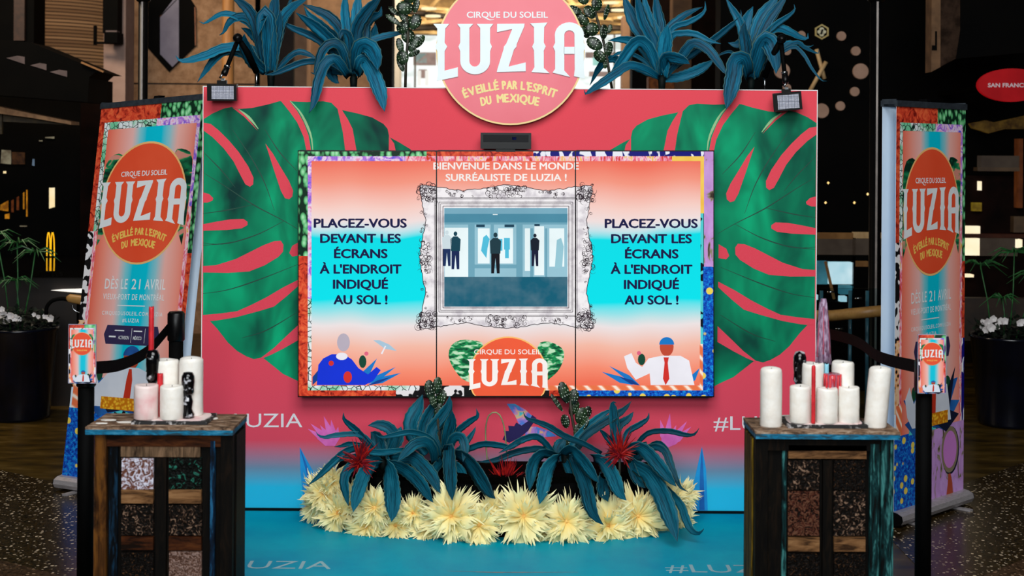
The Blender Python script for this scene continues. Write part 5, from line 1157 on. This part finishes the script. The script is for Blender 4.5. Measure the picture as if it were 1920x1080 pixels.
# tall purple candle on its stem, stub with dripping red wax
def drippy(label, cx, y0, y1, yb, wpx, Y, zb):
    a = P(cx, yb, Y); z0 = P(cx, y1, Y).z; z1_ = P(cx, y0, Y).z; r = wpx * Y / F / 2
    th = thing('dripping_candle', label, 'candle', (a.x, Y, zb))
    MB().lathe((a.x, Y, zb), [(0.02, 0), (0.02, 0.005), (0.008, 0.012), (0.006, z0 - zb)], 12).build('candlestick', M_BLACK, th, True)
    MB().lathe((a.x, Y, 0), [(r * 0.85, z0), (r * 0.9, z0 + 0.1 * (z1_ - z0)), (r * 0.62, z0 + 0.8 * (z1_ - z0)), (r * 0.35, z1_)], 12).build('wax_body', M_PURP, th, True)
    rr = random.Random(8)
    for k in range(22):
        an = 2 * math.pi * k / 22 + rr.uniform(-0.1, 0.1); t0 = rr.uniform(0.0, 0.25); t1 = rr.uniform(0.6, 0.98)
        q = []
        for s in range(5):
            t_ = t1 + (t0 - t1) * s / 4; rad = r * (0.45 + 0.5 * (1 - t_)); q.append((a.x + rad * math.cos(an), Y + rad * math.sin(an), z0 + t_ * (z1_ - z0) - (0.01 if s == 4 else 0)))
        MB().tube(q, [0.002, 0.003, 0.0035, 0.0035, 0.0045], 5).build('wax_drip', M_PURP if k % 4 else M('rose_drip_wax', (190, 84, 104), (150, 60, 90), 40), th, True)
drippy('tall purple candle thick with drips rising behind the right tray', 1543, 560, 678, 776, 28, 5.205, ZC)
def stub():
    a = P(1561, 724, 5.135); r = 15 * 5.135 / F
    th = thing('wax_cup', 'small glass cup overgrown with red wax on the right tray', 'candle holder', (a.x, 5.135, ZC))
    h = P(1561, 700, 5.135).z - ZC
    MB().lathe((a.x, 5.135, ZC), [(r * 0.8, 0), (r * 0.85, h * 0.5), (r, h * 0.9), (r * 0.9, h), (r * 0.3, h * 0.97)], 14).build('cup', M('red_smeared_glass', (190, 50, 66), (120, 110, 130), 40, 0.2, stretch=(2, 2, 0.5)), th, True)
    for k in range(12):
        an = 2 * math.pi * k / 12; MB().tube([(a.x + r * math.cos(an), 5.135 + r * math.sin(an), ZC + h * 0.98), (a.x + r * 1.04 * math.cos(an), 5.135 + r * 1.04 * math.sin(an), ZC + h * (0.75 - 0.2 * (k % 3)))], [0.004, 0.003], 5).build('wax_drip', M_REDW, th, True)
stub()
candle('small pale blue candle behind the red wax cup on the right tray', 1549.5, 682, 776, 8, 5.155, ZC, M('pale_blue_wax', (140, 206, 226), (120, 190, 214), 20, 0.45), seed=15, nm='taper_candle', group='thin taper candles')
# ------------------------------------------------------------------ agaves
def agave_mat(name, dark, mid, light, edge):
    t = NT(name); sp = t.add('ShaderNodeSeparateXYZ'); t.link(t.coords('uv'), sp.inputs[0])
    n = t.noise(t.coords('uv', (6, 1.2, 1)), 2.0, 4, 0.6)
    oi = t.add('ShaderNodeObjectInfo')
    f = t.math('ADD', n, t.math('MULTIPLY', t.math('SUBTRACT', oi.outputs['Random'], 0.5), 0.22))
    c = t.ramp(f, [(0.3, dark), (0.5, mid), (0.72, light)])
    e = t.math('ABSOLUTE', t.math('SUBTRACT', sp.outputs[0], 0.5))
    er = t.ramp(e, [(0.44, (0, 0, 0)), (0.49, (150, 150, 150))])
    c = t.mix(er, c, edge)
    t.bump(n, 0.15, 0.01)
    return t.done(c, 0.5, spec=0.18)
AG_TOP = agave_mat('agave_blue', (2, 34, 46), (2, 80, 108), (26, 128, 160), (150, 186, 146))
AG_LOW = agave_mat('agave_teal', (2, 36, 46), (3, 78, 98), (26, 116, 138), (140, 176, 142))
rl = random.Random(5)
def leaf(root, path, wpx, Y0, Y1, mat, twist=0.35, shape=0.75, jag=0.05):
    N = 22
    pp = catmull([Vector((a, b, 0)) for a, b in path], N)
    L = [0.0]
    for i in range(N - 1): L.append(L[-1] + (pp[i + 1] - pp[i]).length)
    C = []
    for i, p in enumerate(pp):
        s = L[i] / L[-1]
        C.append(P(p.x, p.y, Y0 + (Y1 - Y0) * s ** shape))
    mb = MB(); uv = []
    for i in range(N):
        s = i / (N - 1)
        T = (C[min(i + 1, N - 1)] - C[max(i - 1, 0)]).normalized()
        S = T.cross(Vector((0, 1, 0)))
        S = S.normalized() if S.length > 1e-4 else Vector((1, 0, 0))
        Nn = S.cross(T).normalized()
        if Nn.y > 0: Nn = -Nn                       # towards the viewer's side
        S2 = S * math.cos(twist) + Nn * math.sin(twist); N2 = Nn * math.cos(twist) - S * math.sin(twist)
        pr = 0.62 + 0.38 * math.sin(min(1, s / 0.45) * math.pi / 2)
        if s > 0.62: pr *= max(0.03, 1 - ((s - 0.62) / 0.38) ** 2.0)
        hw = wpx * 0.56 * C[i].y / F / max(0.5, math.cos(twist)) * pr
        hw *= 1 + (jag if i % 2 else -jag)
        th = 0.10 * hw + 0.0015
        cup = 0.42 * hw
        for a in (-1, -0.55, 0, 0.55, 1):
            mb.v.append(C[i] + S2 * hw * a + N2 * (cup * abs(a) ** 1.6 - cup * 0.5)); uv.append(((a + 1) / 2, s))
        for a in (0.55, 0, -0.55):
            mb.v.append(C[i] + S2 * hw * a + N2 * (cup * abs(a) ** 1.6 - cup * 0.5 - th * 2)); uv.append(((a + 1) / 2 * 0.8 + 0.1, s))
    for i in range(N - 1):
        for j in range(8):
            q = i * 8; mb.f.append([q + j, q + (j + 1) % 8, q + 8 + (j + 1) % 8, q + 8 + j])
    mb.f.append(list(range(8))[::-1]); mb.f.append([(N - 1) * 8 + j for j in range(8)])
    return mb.build('leaf', mat, root, True, uv=uv)
def agave(label, rootpx, Yr, zbase, mat, leaves, group):
    b = P(rootpx[0], rootpx[1], Yr)
    th = thing('agave', label, 'agave', (b.x, Yr, zbase), group)
    z = max(b.z, zbase + 0.02)
    MB().lathe((b.x, Yr, zbase), [(0.016, 0), (0.018, (z - zbase) * 0.6), (0.02, z - zbase + 0.01), (0.01, z - zbase + 0.03)], 10).build('stem', M('agave_stem', (10, 22, 20), (6, 12, 12), 20, spec=0.1), th, True)
    for it in leaves:
        path, wd = it[0], it[1]
        y1 = it[2] if len(it) > 2 else Yr + rl.uniform(-0.12, 0.10)
        tw = it[3] if len(it) > 3 else rl.uniform(-0.5, 0.5)
        leaf(th, path, wd, Yr, y1, mat, tw, it[4] if len(it) > 4 else 0.75)
    return th
GT = 'blue agaves along the top of the booth'; GB = 'teal agaves in the low planter'

agave('blue agave on the top left corner of the booth, leftmost of all', (508, 142), 7.16, ZS, AG_TOP, [
 ([(505, 135), (470, 92), (422, 90), (387, 104), (350, 114), (335, 112), (329, 104)], 16), ([(500, 130), (480, 60), (445, 32), (418, 26), (397, 36), (383, 44), (373, 40)], 11), ([(500, 130), (490, 70), (465, 35), (442, 34), (428, 45), (420, 60), (411, 66)], 16),
 ([(495, 120), (480, 48), (467, 20), (450, 4), (430, -10)], 19), ([(500, 130), (450, 95), (420, 98), (400, 114), (385, 134), (370, 154)], 14), ([(508, 138), (505, 80), (500, 30), (493, 26), (488, 46), (484, 68)], 25, 7.02), ([(510, 138), (520, 70), (530, 35), (550, 12), (580, -5)], 18),
 ([(505, 135), (512, 60), (515, 10), (522, -20)], 22), ([(515, 138), (540, 110), (560, 98), (582, 104), (595, 112)], 11), ([(508, 138), (500, 100), (505, 60), (512, 30)], 24, 7.2), ([(500, 135), (475, 115), (460, 85), (458, 64)], 24, 7.04), ([(505, 140), (470, 108), (440, 100), (425, 104)], 13), ([(512, 138), (516, 90), (522, 52), (526, 20)], 16), ([(505, 132), (490, 84), (470, 62), (452, 52)], 16, 7.28), ([(508, 138), (528, 60), (540, 20), (548, -12)], 13)], GT)
agave('blue agave just left of the round sign, two leaves hanging over the panel', (663, 150), 7.16, ZS, AG_TOP, [
 ([(655, 140), (640, 95), (620, 74), (590, 48), (555, 24)], 20, 7.05), ([(658, 140), (640, 85), (610, 55), (580, 28), (570, 12)], 17), ([(660, 140), (645, 70), (620, 35), (590, 18), (568, 8)], 18), ([(655, 135), (640, 90), (622, 82), (606, 95), (597, 120), (590, 138), (583, 136)], 17, 7.0), ([(655, 145), (630, 112), (612, 118), (600, 145), (592, 180), (586, 200), (579, 212)], 19, 6.90, 0.2, 0.45),
 ([(668, 140), (680, 112), (695, 130), (710, 165), (717, 190), (721, 209)], 25, 6.90, -0.2, 0.4), ([(668, 140), (672, 100), (680, 86), (695, 92), (706, 115), (708, 132)], 28, 6.93, -0.25), ([(660, 140), (650, 60), (646, 20), (648, -20)], 16), ([(665, 140), (668, 50), (670, 10), (676, -20)], 20), ([(665, 140), (668, 60), (685, 25), (705, 2), (715, -15)], 22),
 ([(672, 140), (682, 80), (684, 45), (700, 30), (712, 26), (715, 12)], 20), ([(672, 120), (685, 83), (712, 70), (745, 63), (765, 60)], 11), ([(655, 140), (610, 85), (580, 65), (550, 53), (532, 42), (528, 30)], 13), ([(650, 140), (625, 122), (600, 115), (570, 116), (545, 125), (515, 138), (495, 140)], 11, 7.1), ([(650, 135), (618, 130), (628, 150), (636, 156)], 17, 7.22), ([(660, 140), (655, 75), (645, 60), (640, 62), (638, 74)], 17, 7.06), ([(664, 142), (658, 100), (668, 66), (672, 40)], 26, 7.26), ([(664, 142), (690, 96), (700, 70), (704, 44)], 22, 7.3)], GT)
agave('blue agave just right of the round sign, one leaf tip touching the panel', (1241, 152), 7.16, ZS, AG_TOP, [
 ([(1238, 145), (1228, 95), (1195, 50), (1178, 15), (1168, -10)], 24), ([(1240, 145), (1225, 80), (1205, 40), (1195, 0), (1190, -15)], 20), ([(1241, 140), (1232, 70), (1215, 30), (1206, -15)], 17), ([(1241, 145), (1240, 70), (1232, 20), (1228, -15)], 20), ([(1243, 146), (1246, 100), (1250, 62), (1252, 46)], 24, 7.05), ([(1243, 140), (1248, 65), (1275, 35), (1300, 20), (1318, 13)], 13),
 ([(1245, 130), (1258, 58), (1290, 42), (1312, 30), (1322, 18), (1322, 2)], 10), ([(1245, 140), (1257, 72), (1280, 62), (1305, 64), (1330, 76), (1352, 82)], 11), ([(1245, 145), (1278, 105), (1295, 83), (1310, 82), (1330, 95), (1345, 115), (1360, 135), (1373, 142)], 17, 6.98), ([(1243, 148), (1270, 145), (1300, 135), (1325, 122), (1338, 112)], 18, 7.2), ([(1238, 142), (1220, 95), (1203, 77), (1188, 82), (1168, 110), (1150, 135), (1138, 148)], 20, 7.02),
 ([(1238, 147), (1212, 130), (1180, 123), (1155, 138), (1130, 155), (1110, 168), (1098, 176), (1095, 168)], 15, 6.93, 0.2, 0.5), ([(1238, 140), (1200, 85), (1170, 74), (1140, 76)], 14, 7.3), ([(1235, 140), (1205, 112), (1180, 100), (1158, 100), (1142, 112)], 7, 7.25), ([(1242, 140), (1246, 110), (1265, 108), (1285, 114), (1293, 120)], 19, 7.0), ([(1235, 145), (1150, 110), (1125, 125), (1106, 160)], 13, 7.36), ([(1245, 140), (1300, 100), (1340, 72), (1365, 52), (1388, 32), (1389, 18)], 12)], GT)
agave('blue agave on the top right corner of the booth, rightmost of all', (1408, 156), 7.16, ZS, AG_TOP, [
 ([(1408, 148), (1413, 90), (1425, 40), (1445, 10), (1462, -12)], 24), ([(1409, 148), (1420, 90), (1440, 40), (1460, 12), (1478, -12)], 20, 7.22), ([(1406, 148), (1398, 80), (1400, 40), (1412, 12)], 24, 7.28), ([(1402, 140), (1392, 60), (1384, 35), (1372, 15), (1360, -5)], 14), ([(1410, 148), (1430, 75), (1452, 48), (1478, 30), (1490, 18), (1489, 8)], 11), ([(1410, 148), (1432, 75), (1455, 53), (1480, 60), (1500, 70), (1514, 72), (1515, 62)], 16),
 ([(1410, 148), (1428, 85), (1440, 76), (1450, 95), (1455, 120), (1455, 138)], 31, 6.98, 0.1), ([(1405, 146), (1395, 112), (1380, 115), (1376, 140), (1370, 170), (1365, 192), (1362, 205)], 28, 6.90, 0.15, 0.4), ([(1411, 145), (1470, 84), (1495, 84), (1515, 88), (1526, 84)], 8), ([(1411, 145), (1480, 90), (1505, 100), (1522, 128), (1540, 150), (1551, 152)], 6), ([(1411, 145), (1485, 82), (1510, 90), (1533, 100), (1536, 92)], 8), ([(1405, 140), (1395, 82), (1380, 84), (1365, 80)], 16), ([(1403, 140), (1375, 100), (1355, 100), (1340, 110)], 5), ([(1408, 150), (1400, 90), (1395, 58), (1397, 40)], 20, 7.1)], GT)

# ------------------------------------------------------------------ low half-round planter with flowers
def Yfront(X, a=0.94, d=0.50): return YB - 0.02 - d * math.sqrt(max(0.0, 1 - ((X - (-0.05)) / a) ** 2))
pl_ = thing('half_round_planter', 'low dark half-round planter hidden behind the yellow flower garland', 'planter', (-0.05, 6.75, 0.02))
pts = [(-0.05 - 0.80 + 1.60 * k / 30) for k in range(31)]
MB().prism([(x, YB - 0.02 - 0.44 * math.sqrt(max(0, 1 - ((x + 0.05) / 0.80) ** 2)), 0.02) for x in pts], (0, 0, 0.24)).build('tub', M_BLACKM, pl_)
MB().prism([(x * 0.98, YB - 0.025 - 0.42 * math.sqrt(max(0, 1 - ((x + 0.05) / 0.81) ** 2)), 0.26) for x in pts], (0, 0, 0.03)).build('soil', M('dark_soil', (5, 4, 3), (2, 2, 1), 60, 0.95, bump=0.6, spec=0.03), pl_)
ZP = 0.29; YP = 6.72
Yf = 6.36
agave('teal agave at the left end of the low planter', (718, 868), YP, ZP, AG_LOW, [
 ([(715, 860), (690, 832), (670, 808), (655, 795), (645, 785), (644, 774)], 13), ([(715, 860), (690, 825), (668, 814), (630, 816), (608, 820), (597, 816), (592, 809)], 9, 6.6), ([(715, 865), (700, 845), (680, 836), (655, 832), (640, 836), (627, 838)], 10), ([(715, 865), (680, 840), (650, 845), (625, 865), (600, 890), (578, 910)], 13, 6.5), ([(710, 868), (680, 855), (650, 858), (630, 868)], 8), ([(757, 843), (720, 848), (690, 846), (672, 838)], 12, 6.62), ([(715, 870), (712, 845), (705, 820), (695, 810)], 30, 6.78),
 ([(730, 850), (740, 820), (730, 803), (710, 796), (690, 798)], 19, 6.7), ([(700, 870), (672, 868), (655, 878), (646, 900), (650, 928), (653, 948)], 17, 6.44), ([(715, 872), (700, 874), (685, 885), (675, 910), (667, 938), (662, 960)], 24, Yf), ([(722, 868), (730, 880), (734, 900), (737, 930), (737, 960), (734, 978)], 29, Yf - 0.02, 0.1), ([(725, 868), (750, 876), (770, 888), (790, 908), (805, 932), (812, 942)], 22, 6.40), ([(730, 862), (770, 858), (790, 872), (810, 895), (820, 915), (826, 925)], 22, 6.44), ([(815, 870), (812, 845), (800, 830), (780, 832), (762, 848), (745, 866)], 17, 6.5),
 ([(716, 868), (730, 840), (745, 822), (752, 800)], 26, 6.8), ([(716, 868), (700, 862), (690, 880), (684, 905)], 18, 6.6)], GB)
agave('teal agave with upright leaves, second from the left in the low planter', (835, 862), YP + 0.04, ZP, AG_LOW, [
 ([(800, 850), (775, 815), (772, 790), (785, 762), (792, 740)], 26), ([(815, 850), (795, 810), (800, 785), (812, 762), (818, 742)], 22), ([(825, 850), (808, 812), (825, 785), (840, 762), (843, 742)], 22), ([(835, 855), (840, 820), (846, 790), (848, 770)], 22), ([(838, 850), (855, 812), (880, 790), (895, 780), (893, 766)], 12), ([(825, 860), (818, 835), (800, 818), (770, 810), (740, 815), (715, 820), (705, 815)], 11, 6.62), ([(838, 855), (850, 822), (865, 820), (872, 840), (868, 866)], 16, 6.62),
 ([(835, 850), (841, 838), (843, 870), (846, 905), (848, 938)], 23, Yf + 0.04, 0.1), ([(840, 850), (865, 855), (885, 872), (903, 898), (920, 925), (928, 935)], 28, Yf + 0.02), ([(840, 860), (877, 842), (907, 832), (940, 835), (960, 838), (980, 825)], 12, 6.6), ([(830, 860), (815, 885), (820, 915)], 15, 6.55), ([(832, 860), (825, 820), (830, 790)], 24, 6.85), ([(836, 860), (862, 880), (876, 905)], 16, 6.6), ([(836, 860), (866, 838), (886, 812), (892, 800)], 10, 6.8)], GB)
agave('teal agave with a leaf curling over the garland, third in the low planter', (1060, 858), YP, ZP, AG_LOW, [
 ([(1128, 850), (1095, 832), (1060, 818), (1030, 800), (1005, 790), (987, 784), (981, 772)], 11, 6.62), ([(1045, 858), (1020, 828), (1003, 818), (980, 824), (955, 838), (935, 850)], 12, 6.58), ([(1045, 870), (1020, 843), (990, 843), (960, 850), (930, 862), (895, 867)], 12, 6.6), ([(1045, 855), (1020, 850), (1003, 862), (995, 885), (993, 920)], 21, 6.45), ([(1050, 858), (1040, 862), (1026, 880), (1018, 910), (1012, 945)], 25, Yf), ([(1050, 855), (1068, 843), (1088, 858), (1106, 880), (1123, 905)], 22, 6.42),
 ([(1070, 850), (1085, 880), (1098, 910), (1108, 950), (1118, 970), (1131, 984)], 24, Yf - 0.06, 0.2), ([(1065, 855), (1078, 825), (1105, 797), (1135, 774), (1150, 768)], 14), ([(1075, 855), (1095, 820), (1120, 800), (1145, 784), (1170, 768), (1184, 752)], 15), ([(1130, 870), (1150, 838), (1135, 815), (1123, 805)], 12, 6.6), ([(1055, 862), (1048, 840), (1060, 822)], 20, 6.8), ([(1058, 862), (1072, 890), (1076, 915)], 16, 6.6)], GB)
agave('teal agave at the right end of the low planter, leaf touching the platform', (1180, 862), YP, ZP, AG_LOW, [
 ([(1150, 850), (1153, 815), (1150, 775), (1149, 755), (1156, 756)], 17, 6.7, 0.1), ([(1150, 840), (1160, 800), (1178, 785), (1188, 772)], 14), ([(1165, 850), (1175, 812), (1200, 795), (1214, 785), (1217, 774)], 11), ([(1185, 850), (1200, 825), (1220, 810), (1255, 808), (1285, 815), (1302, 814), (1311, 803)], 10, 6.6), ([(1170, 850), (1190, 838), (1210, 845), (1235, 872), (1258, 900), (1268, 912)], 24, 6.46), ([(1190, 850), (1215, 838), (1235, 830), (1252, 848), (1262, 880), (1275, 912), (1290, 922)], 10, 6.55), ([(1190, 850), (1222, 838), (1245, 845), (1258, 875), (1272, 905)], 12, 6.5),
 ([(1180, 865), (1195, 876), (1215, 888), (1237, 920), (1252, 955), (1262, 985), (1270, 1015)], 31, 6.34, 0.15), ([(1240, 905), (1275, 945), (1285, 970), (1296, 993), (1310, 1000), (1320, 992)], 14, 6.40), ([(1110, 858), (1128, 864), (1146, 886), (1162, 922), (1174, 938)], 25, 6.38, 0.15), ([(1135, 880), (1130, 915), (1140, 940)], 22, 6.5), ([(1182, 862), (1200, 850), (1212, 828)], 22, 6.8), ([(1180, 862), (1192, 895), (1210, 915)], 16, 6.6)], GB)

# ------------------------------------------------------------------ prickly pears
tc = NT('spotted_cactus'); vv = tc.vor(tc.coords('uv', (5, 6, 1)), 1.0, 'F1', 0.3)
nn = tc.ramp(tc.noise(tc.coords('pos'), 30), [(0.4, (8, 24, 12)), (0.6, (28, 56, 26))])
cc = tc.mix(tc.ramp(vv.outputs['Distance'], [(0.18, (255, 255, 255)), (0.24, (0, 0, 0))]), nn, (206, 220, 200))
CACT = tc.done(cc, 0.4)
M_STEM = M('woody_stem', (60, 56, 40), (30, 28, 20), 30)
def pad(root, px, py, rx, ry, ang, Y, tilt=0.0):
    s = Y / F; c = P(px, py, Y); a = math.radians(ang)
    ux = Vector((math.cos(a), 0, -math.sin(a))); uz = Vector((math.sin(a), 0, math.cos(a)))
    d = Vector((0, 1, 0)); ux = (ux * math.cos(tilt) + d * math.sin(tilt)); d = ux.cross(uz) * -1
    mb = MB(); uv = []; n = 12; m = 7
    for i in range(m + 1):
        ph = math.pi * i / m
        for j in range(n):
            th = 2 * math.pi * j / n
            zz = math.cos(ph); r = math.sin(ph) * (1 - 0.18 * -zz if zz < 0 else 1)
            mb.v.append(c + uz * ry * s * zz + ux * rx * s * r * math.cos(th) + d * rx * s * 0.32 * r * math.sin(th))
            uv.append((0.5 + 0.5 * r * math.cos(th), 0.5 + 0.5 * zz))
    for i in range(m):
        for j in range(n): mb.f.append([i * n + j, i * n + (j + 1) % n, (i + 1) * n + (j + 1) % n, (i + 1) * n + j])
    return mb.build('pad', CACT, root, True, uv=uv)
def pear(label, stempx, Y, zb, pads, grp='prickly pear cacti around the booth'):
    b = P(stempx[-1][0], stempx[-1][1], Y)
    th = thing('prickly_pear', label, 'cactus', (b.x, Y, zb), grp)
    q = [P(a, c, Y) for a, c in stempx]; q[-1].z = zb
    MB().tube(q, 0.007, 6).build('stem', M_STEM, th, True)
    for i, (px, py, rx, ry, an) in enumerate(pads): pad(th, px, py, rx * 1.2, ry * 1.12, an, Y + (0.018 * (i % 3) - 0.018), rl.uniform(-0.6, 0.6))
    return th
pear('spotted prickly pear standing left of the round sign on the booth top', [(762, 20), (765, 70), (761, 120), (760, 160)], 7.12, ZS, [(759, 15, 14, 12, 0), (780, 10, 6, 13, 10), (739, 21, 5, 12, -50), (737, 37, 5, 15, -55), (757, 30, 7, 15, -25), (765, 41, 11, 10, 0), (778, 41, 10, 14, 25), (755, 52, 11, 11, -10), (765, 68, 11, 12, 0), (776, 83, 7, 15, 30), (787, 78, 6, 13, 35), (750, 85, 6, 13, -15), (776, 100, 5, 11, 65), (755, 108, 10, 13, -15), (751, 120, 5, 14, -20), (768, -8, 12, 14, 10)])
pear('spotted prickly pear standing right of the round sign on the booth top', [(1115, 20), (1130, 70), (1139, 115), (1148, 165)], 7.12, ZS, [(1077, 19, 8, 13, -70), (1091, 36, 9, 15, -55), (1119, 8, 10, 12, 0), (1106, 23, 10, 13, -35), (1110, 55, 12, 12, 0), (1137, 23, 5, 14, 15), (1132, 60, 8, 13, 5), (1143, 54, 4, 8, 15), (1115, 82, 10, 15, -60), (1125, 106, 9, 13, -45), (1141, 92, 8, 13, 10), (1098, 60, 9, 11, -20), (1094, -4, 10, 12, -20), (1136, 118, 5, 10, 10)])
pear('spotted prickly pear rising over the screen edge above the left agaves', [(812, 735), (818, 765), (822, 800), (828, 860)], 6.78, ZP, [(806, 731, 9, 17, -8), (820, 723, 8, 15, 5), (827, 745, 10, 14, 10), (812, 752, 6, 14, -20), (822, 768, 6, 12, 25)])
pear('spotted prickly pear rising over the screen edge above the right agaves', [(1068, 740), (1072, 780), (1080, 820), (1075, 860)], 6.80, ZP, [(1058, 736, 9, 19, -18), (1075, 745, 9, 14, 8), (1076, 765, 8, 14, 25), (1044, 755, 4, 18, -35), (1090, 780, 11, 15, 15), (1100, 775, 8, 13, 20), (1095, 795, 7, 14, 30), (1060, 790, 8, 12, -10), (1064, 830, 10, 12, -20), (1082, 810, 6, 14, 5)])
# thin wire arch
tag(MB().tube([P(a, b, 6.82) for a, b in cm2([(914, 868), (911, 830), (911, 800), (916, 780), (926, 773), (936, 777), (943, 792), (947, 812), (950, 850)], 24)], 0.0035, 6).build('wire_hoop', M('green_wire', (150, 160, 110), (110, 120, 84), 20), None, True), 'thin pale green wire arch standing in the middle of the low planter', 'wire')

# ------------------------------------------------------------------ red spiky flowers
M_RED = M('scarlet_spike', (196, 28, 20), (120, 8, 14), 30, 0.5)
M_RED2 = M('crimson_spike', (150, 14, 34), (90, 6, 20), 30, 0.5)
def spiky(label, px, py, rpx, Y, n, upw):
    c = P(px, py, Y)
    th = thing('spiky_flower', label, 'flower', (c.x, Y, ZP), 'red spiky flowers in the planter')
    MB().tube([(c.x, Y, ZP), c], 0.006, 6).build('stem', M_STEM, th, True)
    rr = random.Random(px)
    for mt, cnt in ((M_RED, n), (M_RED2, n // 2)):
        mb = MB()
        for k in range(cnt):
            a = rr.uniform(0, 2 * math.pi); el = rr.uniform(0.0, 1.45) if upw else rr.uniform(-0.8, 1.4)
            d = Vector((math.cos(a) * math.cos(el), -abs(math.sin(a)) * math.cos(el) * 0.7, math.sin(el)))
            L = rpx * Y / F * rr.uniform(0.5, 1.15) * (0.75 + 0.45 * max(0, math.sin(el))); b = Vector((rr.uniform(-1, 1), rr.uniform(-1, 1), rr.uniform(-1, 1))) * 0.012
            mb.tube([c + b, c + b + d * L * 0.5, c + b + d * L + Vector((0, 0, -0.06 * L))], [0.003, 0.0042, 0.0005], 4)
        stuff(mb.build('spikes', mt, th))
    return th
spiky('red spiky flower behind the garland below the wire arch', 945, 915, 52, 6.62, 70, True)
spiky('red spiky flower beside the right-hand agave below its curled upright leaf', 1162, 852, 44, 6.55, 70, False)
spiky('red feathery flower at the left end of the planter', 672, 868, 46, 6.60, 70, False)
spiky('small dark red spiky flower low between the left agaves and the middle', 890, 912, 26, 6.60, 30, True)
# small orange flower at the left end
# ------------------------------------------------------------------ yellow garland
tpz = NT('yellow_petal'); spz = tpz.add('ShaderNodeSeparateXYZ'); tpz.link(tpz.coords('uv'), spz.inputs[0])
oz = tpz.add('ShaderNodeObjectInfo')
cz = tpz.ramp(spz.outputs[1], [(0.0, (226, 170, 84)), (0.25, (248, 222, 140)), (0.7, (255, 246, 184)), (1.0, (255, 250, 206))])
cz = tpz.mix(tpz.math('MULTIPLY', oz.outputs['Random'], 0.35), cz, (240, 204, 120))
tpz.b.inputs['Subsurface Weight'].default_value = 0.0
PETAL = tpz.done(cz, 0.6, spec=0.25)
def petal_mesh(seed, fray):
    r = random.Random(seed); mb = MB(); uv = []; rows = 5; cols = 5
    cup = r.uniform(0.10, 0.22); bend = r.uniform(-0.22, 0.12)
    W = r.uniform(0.13, 0.22) if fray else r.uniform(0.05, 0.08)
    for i in range(rows):
        s = i / (rows - 1) * 0.7
        hw = W * (0.35 + 0.65 * math.sin(min(1, s / 0.5) * math.pi / 2))
        for j in range(cols + 1):
            a = j / cols * 2 - 1
            mb.v.append(Vector((s, hw * a, cup * hw * 3 * a * a + bend * s * s))); uv.append((j / cols, s))
    for i in range(rows - 1):
        for j in range(cols):
            q = i * (cols + 1) + j; mb.f.append([q, q + 1, q + cols + 2, q + cols + 1])
    top = (rows - 1) * (cols + 1)
    for j in range(cols):     # frayed fingers
        L = r.uniform(0.16, 0.42); tw = r.uniform(-0.12, 0.12); dz = r.uniform(-0.2, 0.3)
        a0 = mb.v[top + j]; a1 = mb.v[top + j + 1]; m = (a0 + a1) / 2
        k = len(mb.v)
        mb.v += [m.lerp(a0, 0.6) + Vector((L * 0.6, tw * 0.5, dz * 0.4)), m.lerp(a1, 0.6) + Vector((L * 0.6, tw * 0.5, dz * 0.4)), m + Vector((L, tw, dz))]; uv += [(j / cols, 0.85), ((j + 1) / cols, 0.85), ((j + 0.5) / cols, 1)]
        mb.f.append([top + j, top + j + 1, k + 1, k]); mb.f.append([k, k + 1, k + 2])
    me = bpy.data.meshes.new('petal'); me.from_pydata(mb.v, [], mb.f); me.update()
    me.polygons.foreach_set('use_smooth', [True] * len(me.polygons))
    lay = me.uv_layers.new(name='UVMap')
    for lp in me.loops: lay.data[lp.index].uv = uv[lp.vertex_index]
    me.materials.append(PETAL); return me
PM = [petal_mesh(i, i < 7) for i in range(11)]
fl = [(606, 925, 42), (634, 962, 44), (660, 940, 36), (688, 988, 40), (702, 952, 40), (742, 985, 38), (775, 962, 38), (800, 992, 34), (846, 968, 58), (898, 985, 44), (925, 958, 36), (982, 968, 58), (1020, 995, 34), (1062, 978, 52), (1098, 1000, 32), (1140, 985, 54), (1196, 968, 56), (1232, 1000, 30), (1252, 940, 44), (1280, 930, 38), (1276, 972, 30), (592, 948, 32), (622, 905, 34)]
fl.sort()
rf = random.Random(21)
for i, (px, py, r) in enumerate(fl):
    X = P(px, py, 6.5).x; Y = Yfront(X) - 0.02 + (0.03 if r < 40 else 0.0)
    c = P(px, py, Y); R = r * Y / F * 1.16
    th = thing('frayed_flower', ORD[i] + ' yellow frayed-petal flower from the left end of the garland', 'flower', c, 'yellow flowers of the garland')
    nrm = Vector(((X + 0.05) * 0.55, -1.0, 0.25)).normalized()
    MB().lathe(c - nrm * 0.02, [(0.012, 0), (0.02, 0.012), (0.014, 0.024), (0.004, 0.03)], 8, nrm).build('calyx', M('flower_heart', (206, 140, 50), (236, 196, 110), 60), th, True)
    # backing clip that holds the flower on the tub
    MB().tube([c - nrm * 0.015, c - nrm * 0.10], 0.006, 5).build('stalk', M_STEM, th)
    base = nrm.to_track_quat('X', 'Z').to_matrix()      # local X along the outward normal
    for layer, (cnt, elev, sc_l) in enumerate(((13, 0.10, 1.0), (12, 0.42, 0.88), (12, 0.75, 0.66))):
        for k in range(cnt):
            az = 2 * math.pi * (k + rf.uniform(-0.35, 0.35) + layer * 0.5) / cnt; el_ = elev + rf.uniform(-0.22, 0.22)
            m = Matrix.Rotation(az, 3, 'X') @ Matrix.Rotation(-(math.pi / 2 - el_), 3, 'Y') @ Matrix.Rotation(rf.uniform(-0.5, 0.5), 3, 'X')
            o = bpy.data.objects.new('petal', PM[rf.randrange(7) if layer != 2 else rf.randrange(4, 11)]); COL.objects.link(o); o.parent = th
            s = R * sc_l * rf.uniform(0.75, 1.12)
            o.matrix_local = (base @ m).to_4x4() @ Matrix.Diagonal((s, s * 1.1, s, 1))
